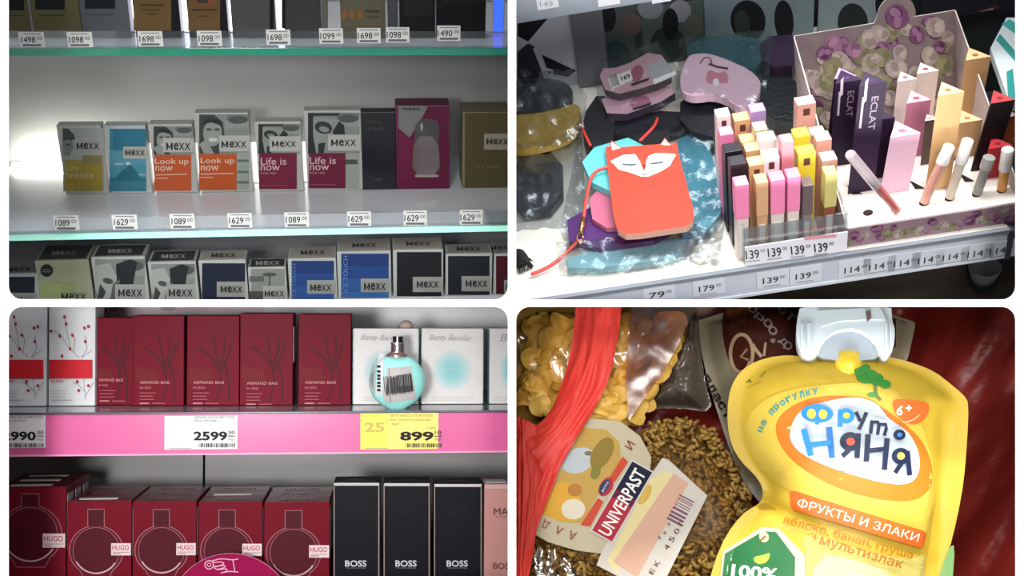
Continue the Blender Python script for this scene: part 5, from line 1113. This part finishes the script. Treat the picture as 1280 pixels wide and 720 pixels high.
def l2(a):
    a.poly([(828, 572), (836, 575), (884.5, 620), (832, 724), (800, 735), (745, 706), (753, 686), (770, 660)], '#c9c3b8'); a.poly([(812, 600), (829, 588), (842, 592), (770, 716), (758, 700)], '#d9cc96')
    a.poly([(842, 592), (861, 604), (796, 722), (766, 702)], '#cfa68e'); a.ell(806, 618, 6, 14, '#c9a44a', -30); a.line([(812, 606), (800, 628)], 5, '#d0ab50')
    a.bars(833, 627, 869, 648, '#7a5068', 9, 5, rot=62)
    for i, ch in enumerate('EK 450г'): a.text(ch, 815 + i * 6.2, 714 - i * 10, 7, 6.5, '#6a4a44', rot=58, bold=.01) if ch != ' ' else None
    for x, y in ((824, 672), (831, 666), (836, 655)): a.ell(x, y, 2, 2, '#8a7a70')
part_art('price_sticker', .0025, l2)
def l3(a):
    def Q(u, v): return (752 + (801.5 - 752) * u + (12.5) * v - 0, 669.5 + (585 - 669.5) * u + 7 * v)
    a.poly([Q(-.02, -1.15), Q(1.04, -1.15), Q(1.04, 1.15), Q(-.02, 1.15)], '#c9c4bc'); a.poly([Q(0, -1), Q(1.02, -1), Q(1.02, 1), Q(0, 1)], '#171d36'); a.poly([Q(0, -1), Q(.5, -1), Q(.5, 1), Q(0, 1)], '#a8283c'); a.poly([Q(.5, -1), Q(.62, -1), Q(.62, 1), Q(.5, 1)], '#5c2038')
    a.text('UNIVERPAST', 777.5, 627.5, 92, 17, '#e9e6e0', rot=59.6, bold=.02)
part_art('brand_plate', .0045, l3)
def l4(a):
    for ch, x, y, r_ in (('Л', 670, 648, 150), ('Д', 682, 655, 155), ('V', 698, 663, -25), ('А', 715, 669, 160), ('И', 787, 556, 60)): a.text(ch, x, y, 9, 11, '#8a4634', rot=r_, bold=.01)
part_art('label_lettering', .002, l4)

# ---- the yellow puree pouch with its white cap
OUT = [(1003, 446), (985, 443.5), (958, 447), (935, 456), (918, 473), (910, 497), (909, 530), (914, 556), (926, 577), (944, 594), (953, 608), (954, 622), (944, 633), (928, 642), (908, 668), (895, 697), (884, 735), (876, 775), (1160, 775), (1172, 735), (1186, 690), (1197, 645), (1205, 600), (1209, 550), (1211, 505), (1206, 495), (1192, 483), (1168, 464), (1140, 453), (1112, 446), (1085, 441), (1060, 438), (1030, 441)]
yel = D4.col('#cfb03c', rough=.42, spec=.3, sub='#c7a632', scale=12, bump=.15, bscale=25)
def crs(x, y):
    d1 = abs((y - 626) - .55 * (x - 950)) / 1.14; h = .016 * math.exp(-(d1 / 7) ** 2) * max(0, 1 - abs(x - 972) / 60)
    d2 = abs(x - (1180 - (y - 520) * .09)); h += .009 * math.exp(-(d2 / 6) ** 2) * max(0, min(1, (y - 500) / 40))
    return h
py_ = -.055
po, pc, pb = pillow(OUT, [(1060, 500), (1050, 600), (1025, 720)], py_, .032, yel, 'puree_pouch', None, 'large yellow fruit puree pouch with white cap and orange lettering', 'puree pouch', rings=22, margin=.13, wr=.0007, freq=.035, seed=4, n=220, rnd=1, crease=crs)
P_ = on_bag(pb, pc, py_)
def z3(P): return [(880 + x / 3.274, 420 + y / 3.274) for x, y in P]
def z4(x, y): return (880 + x / 3.765, 590 + y / 3.765)
def pa(nm, fn, lift=.0008, fine=5):
    a = Art(D4, on_bag(pb, pc, py_, lift), fine); a.kw = dict(rough=.42, spec=.25); fn(a); a.build(nm, po)
def f1(a):
    a.poly(smooth([(925, 540), (945, 505), (985, 486), (1060, 478), (1110, 480), (1150, 520), (1170, 590), (1165, 660), (1150, 672), (1060, 640), (990, 615), (950, 590)], 1), '#d2b648')
    a.poly(smooth(z3([(285, 390), (310, 320), (400, 262), (520, 240), (640, 252), (720, 285), (800, 340), (890, 420), (935, 520), (935, 610), (895, 660), (830, 680), (700, 668), (560, 630), (430, 565), (335, 490)]), 2), '#cc7422')
    a.poly(smooth([(1003, 662), (1080, 690), (1140, 700), (1160, 690), (1150, 775), (1000, 775), (1008, 700)], 1), '#cdbf68'); a.poly(smooth([(1020, 690), (1070, 700), (1120, 716), (1120, 775), (1010, 775)], 1), '#c4c89a'); a.ell(1070, 745, 34, 28, '#bccab0')
pa('background_print', f1)
def f2(a):
    a.poly(smooth(z3([(345, 410), (370, 330), (420, 285), (500, 268), (580, 250), (660, 255), (715, 280), (755, 340), (825, 380), (865, 435), (885, 500), (880, 565), (850, 602), (790, 610), (690, 592), (570, 558), (450, 512), (375, 465)]), 2), '#bcc7cf')
    a.ell(988, 534, 5, 1.6, '#d9c98a', 20)
pa('name_panel', f2, .0016)
def f3(a):
    X, Y = lambda x: 880 + x / 3.274, lambda y: 420 + y / 3.274
    b1_, nv = '#2a86cc', '#1c2440'
    a.line([(X(470), Y(278)), (X(462), Y(362))], 4.8, b1_); a.ell(X(463), Y(317), 20, 11.5, b1_, -3); a.ell(X(440), Y(318), 5.6, 6.4, '#d9c04a'); a.ell(X(487), Y(320), 5.4, 6.2, '#d9c04a'); 
    a.line([(X(560), Y(300)), (X(556), Y(372))], 6, b1_); a.ell(X(582), Y(326), 10.5, 9.5, b1_); a.ell(X(583), Y(325), 4.2, 4, '#b9c44a')
    a.line([(X(622), Y(310)), (X(640), Y(348))], 4.6, nv); a.line([(X(665), Y(312)), (X(650), Y(350)), (X(634), Y(382))], 4.6, nv)
    a.line([(X(688), Y(345)), (X(682), Y(400))], 4.6, nv); a.line([(X(688), Y(352)), (X(712), Y(352)), (X(716), Y(368)), (X(710), Y(404))], 4.2, nv); a.line([(X(714), Y(362)), (X(745), Y(362)), (X(746), Y(380)), (X(738), Y(408))], 4.2, nv)
    a.ell(X(800), Y(404), 7.6, 6.6, nv); a.ell(X(801), Y(404), 3.4, 2.8, '#3a7ab8')
    a.line([(X(408), Y(380)), (X(438), Y(490))], 7.4, b1_); a.line([(X(512), Y(372)), (X(524), Y(498))], 7.4, '#2468b0'); a.line([(X(424), Y(446)), (X(520), Y(436))], 6.4, b1_)
    a.line([(X(632), Y(398)), (X(626), Y(500))], 6.8, nv); a.ell(X(598), Y(432), 13, 12, nv); a.ell(X(600), Y(432), 5.4, 5, '#d05a40'); a.line([(X(606), Y(455)), (X(566), Y(492))], 6, nv)
    a.line([(X(672), Y(402)), (X(664), Y(514))], 6.8, nv); a.line([(X(750), Y(418)), (X(738), Y(548))], 6.8, nv); a.line([(X(668), Y(470)), (X(745), Y(462))], 6, nv)
    a.line([(X(832), Y(470)), (X(842), Y(570))], 6.4, nv); a.ell(X(806), Y(492), 11.5, 10.5, nv); a.ell(X(806), Y(491), 4.8, 4.6, '#c9cc54'); a.line([(X(812), Y(515)), (X(782), Y(560))], 5.6, nv)
pa('name_lettering', f3, .0028, 5)
def f4(a):
    pts = smooth(z3([(226, 396), (245, 350), (285, 300), (335, 262), (395, 238), (470, 222)]), 2, False); L = [0]
    for p, q in zip(pts, pts[1:]): L.append(L[-1] + math.dist(p, q))
    st = 'на прогулку'
    for i, ch in enumerate(st):
        s_ = L[-1] * (i + .5) / len(st); j = max(k for k in range(len(L)) if L[k] <= s_); p, q = pts[j], pts[min(j + 1, len(pts) - 1)]; f = (s_ - L[j]) / max(1e-6, math.dist(p, q))
        if ch != ' ': a.text(ch, p[0] + (q[0] - p[0]) * f, p[1] + (q[1] - p[1]) * f, 6.4, 8.4 if ch in 'рул' else 7, '#2f8f9a', rot=math.degrees(math.atan2(-(q[1] - p[1]), q[0] - p[0])), bold=.03)
    a.line([(933, 478), (938, 474)], 1.6, '#6a6420'); a.line([(936, 474), (939, 478)], 1.4, '#6a6420'); a.line([(950, 471), (957, 464)], 1, '#8a7a20'); a.line([(934, 484), (952, 476)], .8, '#a8941c')
    for x, y, r1, r2, g in ((1074, 462, 6.5, 8, 0), (1081, 470, 11, 9, -25), (1096, 474, 9, 8, 0), (1107, 480, 7, 5.5, 0), (1083, 460, 5, 5, 0), (1090, 468, 9, 6, -20)): a.ell(x, y, r1, r2, '#3c8c3c', g, 12)
    a.line([(1094, 482), (1095, 494), (1101, 500)], 4, '#6a7a34'); a.ell(1091, 493, 7, 3, '#4a8c44')
    a.poly(smooth(z3([(770, 262), (800, 256), (860, 262), (920, 270), (922, 310), (900, 345), (860, 366), (810, 345), (780, 312)]), 1), '#d06a2c'); a.text('6', 1125, 513, 8, 13, '#eadccc', rot=-12, bold=.03); a.text('+', 1136, 510, 8, 8, '#eadccc', bold=.03); a.line(smooth([(1128, 528), (1140, 526), (1150, 518)], 1, False), 1.5, '#e0b894')
    a.poly([(987, 614), (993, 613.5), (1156, 664), (1158, 669), (1154, 684), (1149, 684.5), (992, 637.5), (988, 632)], '#cf5f1e')
    a.text('ФРУКТЫ И ЗЛАКИ', 1073, 650, 158, 12, '#cfc7bc', rot=-16.5, bold=.008)
    a.text('яблоко, банан, груша', 1060, 672.5, 168, 13, '#b4691e', rot=-15.5, bold=.004); a.text('+мультизлак', 1071, 690.5, 120, 13, '#b4691e', rot=-17, bold=.004)
    a.poly(smooth([(1187, 683), (1194, 681), (1190, 735), (1180, 775), (1172, 740), (1176, 712)], 1), '#6f9a58'); a.ell(1174, 745, 8, 20, '#cf9038', 15)
pa('lettering', f4, .0022)
def f5(a):
    a.poly([(952, 659), (974, 661), (1006, 694), (1006, 775), (894, 775), (904, 689)], '#bcbcaa'); a.poly([(954, 664), (970, 665), (994, 697), (992, 775), (897, 775), (906, 692)], '#2c6f40'); a.poly(smooth([(942, 696), (952, 694), (964, 690), (960, 702), (950, 706), (942, 702)], 1), '#a8b84c'); a.ell(955, 671, 6, 7, '#c9bd9a', 20); a.line([(950, 676), (957, 670)], 2.4, '#8a5a34')
    a.text('100%', 943, 716, 58, 17, '#e3e6dc', rot=-6, bold=.03)
pa('green_tag', f5, .0024)
# cap: spout, winged white lid
cap = MB(); wc = D4.col('#c3ced2', rough=.35); wg = D4.col('#959ea6', rough=.4)
def capq(P, y0, y1, m, b=cap): b.slab([D4.at(x, y, 1, y0) - pc for x, y in P], [D4.at(x, y, 1, y0) - pc + Vector((0, y1 - y0, 0)) for x, y in P], m)
capq(smooth([(1001, 380.5), (1114, 380.5), (1115, 400), (1119, 412), (1117, 436), (1109, 449), (1100, 444), (1092, 424), (1072, 410), (1046, 412), (1030, 424), (1022, 444), (1010, 447), (1000, 440), (995, 424), (996, 400)], 1), -.092, -.055, wc)
cap_o = cap.build('cap', po, bevel=.0025)
q = MB(); capq(smooth([(1016, 446), (1026, 424), (1046, 410), (1074, 409), (1096, 424), (1104, 448), (1060, 452)], 1), -.078, -.06, wg, q); q.build('spout_collar', po, bevel=.002)
q = MB()
for x0, x1 in ((1001, 1004), (1009, 1013), (1106, 1109), (1112, 1114)): capq([(x0, 404), (x1, 404), (x1, 438), (x0, 436)], -.0955, -.09, wc, q)
capq([(1022, 388), (1100, 384), (1108, 400), (1092, 399), (1050, 401), (1026, 408)], -.0945, -.09, wc, q); q.build('cap_ribs', cap_o)
q = MB(); capq([(1082, 389), (1088, 388), (1089, 398), (1084, 401)], -.0958, -.092, D4.col('#6a5250'), q); q.build('cap_hole', cap_o)
q = MB(); ps = D4.at(1061, 445, 1, -.078) - pc; q.lathe([(.017, -.004), (.019, .010), (.017, .028)], D4.col('#e2bf30', rough=.35), 20, tuple(ps - Vector((0, -.012, .022)))); q.build('spout_sleeve', po, smooth=True)
